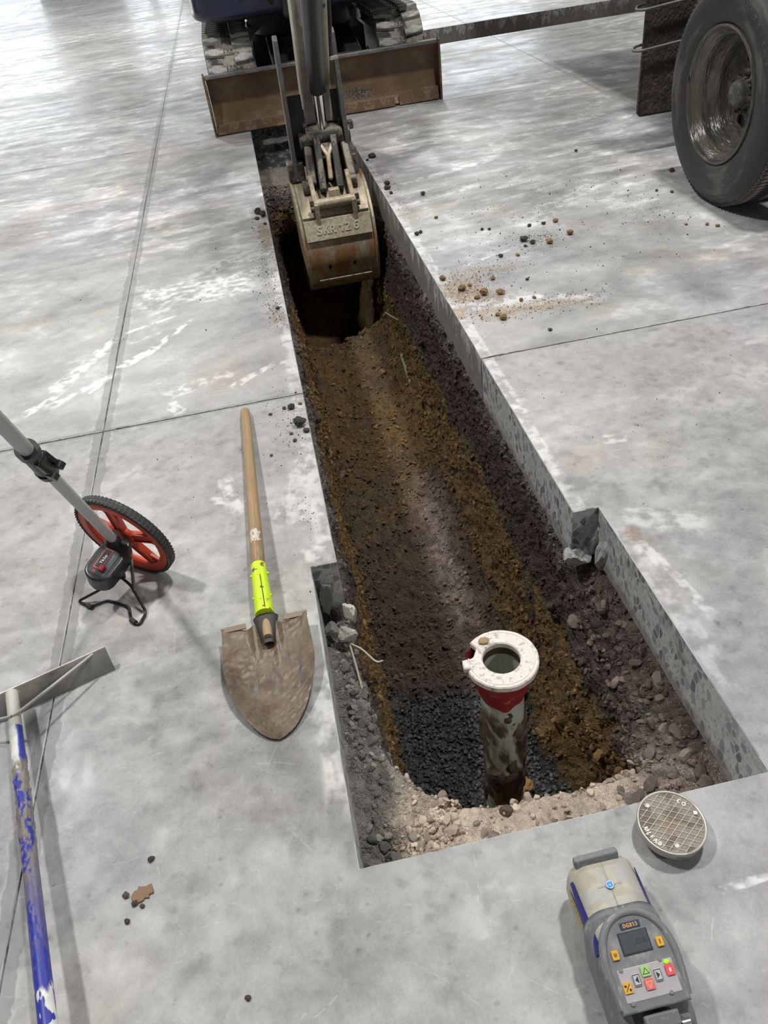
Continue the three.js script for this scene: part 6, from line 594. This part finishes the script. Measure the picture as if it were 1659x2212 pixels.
// ---------------------------------------------------------------- clods scattered on the slab
{
  const r = rng(5), dark = [[0.06, 0.048, 0.04], [0.085, 0.07, 0.055], [0.05, 0.046, 0.042]].map((c) => mat(c, 0.92)), ochre = [[0.2, 0.13, 0.055], [0.24, 0.155, 0.07]].map((c) => mat(c, 0.92)), geos = [0, 1, 2, 3, 4, 5].map((k) => { const g = rock(100 + k, 3, 0.62, 0.72), p = g.attributes.position; for (let i = 0; i < p.count; i++) { const x = p.getX(i), y = p.getY(i), z = p.getZ(i), q = 0.82 + 0.36 * vn3(x * 5 + k * 9, y * 5, z * 5); p.setXYZ(i, x * q, y * q, z * q); } g.computeVertexNormals(); return g; });
  const names = { d: ['dark brown soil clod', dark], o: ['ochre soil clod', ochre] };
  function clod(x, z, s, k, label, group) { const [nm, ms] = names[k], g = geos[(r() * 6) | 0]; g.computeBoundingBox(); const o = one('soil_clod', g, ms[(r() * ms.length) | 0], label, 'clod', group); o.scale.set(s, s * (0.75 + 0.3 * r()), s * (0.8 + 0.3 * r())); o.rotation.y = r() * 6.28; o.position.set(x, -g.boundingBox.min.y * o.scale.y - 0.0008, z); }
  const NEARX = [
    // right of the trench, from the machine towards the viewer
    [0.79, -5.70, 0.04, 'd', 'largest dark clod by the right trench edge beside the linkage'], [0.745, -5.64, 0.016, 'd', 'small dark clod touching the clod beside the linkage'],
    [0.775, -5.05, 0.028, 'd', 'top clod of the three stacked at the right trench edge'], [0.758, -4.96, 0.032, 'd', 'middle clod of the three at the right trench edge'], [0.766, -4.86, 0.018, 'd', 'lowest clod of the three at the right trench edge'],
    [0.94, -4.735, 0.022, 'd', 'lone dark clod right of the bucket top'], [0.92, -4.308, 0.016, 'o', 'lone ochre clod right of the bucket middle'], [0.765, -4.11, 0.02, 'd', 'left one of two small clods at the slab edge beside the bucket base'], [0.79, -4.13, 0.017, 'd', 'right one of two small clods at the slab edge beside the bucket base'],
    [1.104, -4.015, 0.013, 'd', 'left clod of a small pair in the middle of the right slab'], [1.14, -4.0, 0.013, 'd', 'right clod of a small pair in the middle of the right slab'], [1.346, -3.949, 0.017, 'd', 'flat dark clod behind the clod cluster'], [1.422, -3.941, 0.017, 'd', 'dark clod just left of the olive one behind the cluster'], [1.488, -3.942, 0.022, 'o', 'olive clod at the far right of the cluster back row'], [1.494, -3.745, 0.026, 'o', 'round ochre clod lying right of the cluster'],
    [1.256, -3.768, 0.028, 'd', 'left big dark clod of the cluster on the right slab'], [1.285, -3.718, 0.022, 'd', 'dark clod touching the big left clod of the cluster'], [1.24, -3.695, 0.014, 'd', 'small crumb in front of the cluster left end'], [1.363, -3.684, 0.03, 'o', 'biggest olive clod of the cluster on the right slab'],
    [1.087, -3.623, 0.017, 'd', 'dark clod between the cluster and the trench edge'], [1.169, -3.60, 0.016, 'o', 'ochre clod in front of the cluster'], [0.975, -3.384, 0.017, 'o', 'small clod behind the ochre spill'], [1.12, -3.31, 0.013, 'd', 'small dark clod right of the ochre spill'], [1.087, -3.113, 0.014, 'o', 'small ochre clod right of the sandy streak start'], [1.026, -3.111, 0.015, 'o', 'ochre clod on the sandy streak left end'], [1.047, -2.798, 0.013, 'd', 'lone dark pebble-like clod behind the right cross joint'],
    [0.964, -3.22, 0.030, 'o', 'right large ochre clod of the spill'], [0.892, -3.243, 0.030, 'o', 'middle large ochre clod of the spill'], [0.853, -3.217, 0.022, 'o', 'left large ochre clod of the spill'], [0.856, -3.358, 0.016, 'o', 'ochre clod at the back of the spill'], [0.811, -3.33, 0.026, 'o', 'ochre clod in the middle of the spill by the edge'], [0.755, -3.48, 0.024, 'o', 'ochre clod on the slab edge behind the spill'], [0.901, -2.974, 0.026, 'o', 'flat ochre clod in front of the sandy streak'], [0.887, -3.016, 0.016, 'o', 'small ochre clod behind the flat one'],
    [2.356, -4.382, 0.026, 'd', 'flat brown clod left of the truck tire'], [2.2, -4.06, 0.016, 'd', 'dark clod at the lower left of the truck tire'], [2.14, -4.12, 0.013, 'd', 'smaller clod left of the tire foot'], [2.135, -3.55, 0.014, 'o', 'leftmost of three ochre clods in front of the tire'], [2.17, -3.51, 0.016, 'o', 'middle one of three ochre clods in front of the tire'], [2.05, -3.6, 0.013, 'o', 'ochre clod farthest from the tire foot'], [2.03, -5.046, 0.015, 'd', 'dark clod below the mud flap'],
    // left of the trench
    [-0.065, -4.933, 0.034, 'd', 'large dark clod on the left trench edge by the bucket'], [-0.038, -4.862, 0.034, 'd', 'dark clod nearest the edge left of the bucket'], [-0.078, -4.826, 0.022, 'd', 'smaller dark clod left of the bucket'], [-0.035, -4.708, 0.017, 'd', 'dark crumb on the edge below the clods left of the bucket'],
    [-0.065, -2.58, 0.022, 'd', 'round dark clod near the shovel grip beside the joint'], [-0.093, -2.588, 0.012, 'd', 'small clod left of the round one near the joint'], [-0.149, -2.564, 0.010, 'd', 'small dark clod right of the shovel grip end'], [-0.03, -2.6, 0.012, 'o', 'brown crumb between the joint and the trench'], [-0.045, -2.45, 0.034, 'd', 'largest reddish clod on the left edge near the shovel grip'], [-0.025, -2.40, 0.018, 'd', 'clod on the very edge below the large reddish one'], [-0.082, -2.403, 0.010, 'd', 'small clod below the large reddish one'], [-0.073, -2.353, 0.011, 'd', 'lowest single crumb beside the shovel handle on the right'], [-0.164, -2.289, 0.009, 'd', 'crumb right beside the wooden handle'], [-0.05, -3.50, 0.016, 'd', 'crumbly clod on the left edge above the joint'],
  ];
  for (const [x, z, s, k, label] of NEARX) clod(x, z, s * 0.78, k, label);
  // thin flake of dried mud and its bits on the near left slab
  const tan = mat([0.24, 0.155, 0.095], 0.9), o = []; for (let k = 0; k < 22; k++) { const a = k / 22 * 6.283, q = 0.7 + 0.5 * vn(k * 1.7, 4); o.push([Math.cos(a) * 0.022 * q, Math.sin(a) * 0.016 * q]); } const g = plate(o, 0.003, 0.0008); g.rotateX(-Math.PI / 2); const fl = one('mud_flake', g, tan, 'flat tan flake of dried mud on the near left slab', 'flake'); fl.position.set(-0.533, 0.0008, -0.815); fl.rotation.y = 0.3;
  for (const [x, z, s, l] of [[-0.567, -0.819, 0.008, 'small brown crumb left of the tan mud flake'], [-0.548, -0.798, 0.008, 'brown crumb touching the tan flake on the viewer side'], [-0.532, -0.789, 0.006, 'tiny tan crumb just below the mud flake'], [-0.519, -0.885, 0.008, 'round brown crumb behind the tan mud flake'], [-0.561, -0.765, 0.007, 'brown crumb nearest the viewer below the mud flake'], [-0.325, -0.574, 0.006, 'lone dark crumb on the bare near slab']]) clod(x, z, s, 'd', l);
  // dust-sized crumbs
  const N = 2600, im = new THREE.InstancedMesh(rock(120, 1, 0.4, 0.8), mat('#ffffff', 0.9), N), M = new THREE.Matrix4(), q = new THREE.Quaternion(), e = new THREE.Euler(), C = new THREE.Color(); im.name = 'soil_crumbs'; im.userData = { label: 'fine soil crumbs strewn over the concrete on both sides of the trench', category: 'crumbs', kind: 'stuff' }; im.castShadow = im.receiveShadow = true;
  const nrm = () => (r() + r() + r() + r() - 2); let k = 0;
  const spots = [[1.25, -3.85, 0.55, 0.75, 420, 0], [1.75, -4.3, 0.6, 0.7, 260, 0], [0.85, -3.33, 0.14, 0.16, 320, 1], [1.05, -3.04, 0.3, 0.09, 330, 1], [0.95, -3.5, 0.22, 0.12, 160, 1], [0.79, -5.0, 0.05, 0.5, 90, 0], [-0.07, -2.5, 0.09, 0.22, 120, 0], [-0.07, -4.85, 0.06, 0.25, 90, 0], [-0.07, -3.9, 0.06, 0.6, 260, 0], [-0.05, -3.45, 0.05, 0.15, 120, 1], [-0.5, -4.2, 0.5, 0.9, 50, 0], [1.2, -2.2, 0.5, 0.5, 40, 0], [-0.3, -2.1, 0.25, 0.4, 20, 0], [-0.07, -1.9, 0.05, 0.15, 30, 0], [1.3, -3.75, 0.1, 0.1, 140, 0], [2.0, -3.8, 0.15, 0.3, 90, 0]];
  for (const [cx, cz, sx, sz, n, oc] of spots) for (let i = 0; i < n && k < N; i++) { const x = cx + nrm() * sx, z = cz + nrm() * sz, s = 0.0014 + 0.0042 * r() * r() * r(); if (x > TR.l - 0.012 && x < TR.r + 0.012) continue; e.set(r() * 6, r() * 6, r() * 6); q.setFromEuler(e); M.compose(V(x, s * 0.5, z), q, V(s, s, s)); im.setMatrixAt(k, M); const b = 0.6 + 0.7 * r(); oc ? im.setColorAt(k, C.setRGB(0.2 * b, 0.125 * b, 0.055 * b)) : im.setColorAt(k, C.setRGB(0.06 * b, 0.05 * b, 0.042 * b)); k++; }
  im.count = k; scene.add(im);
}
renderer.render(scene, camera);
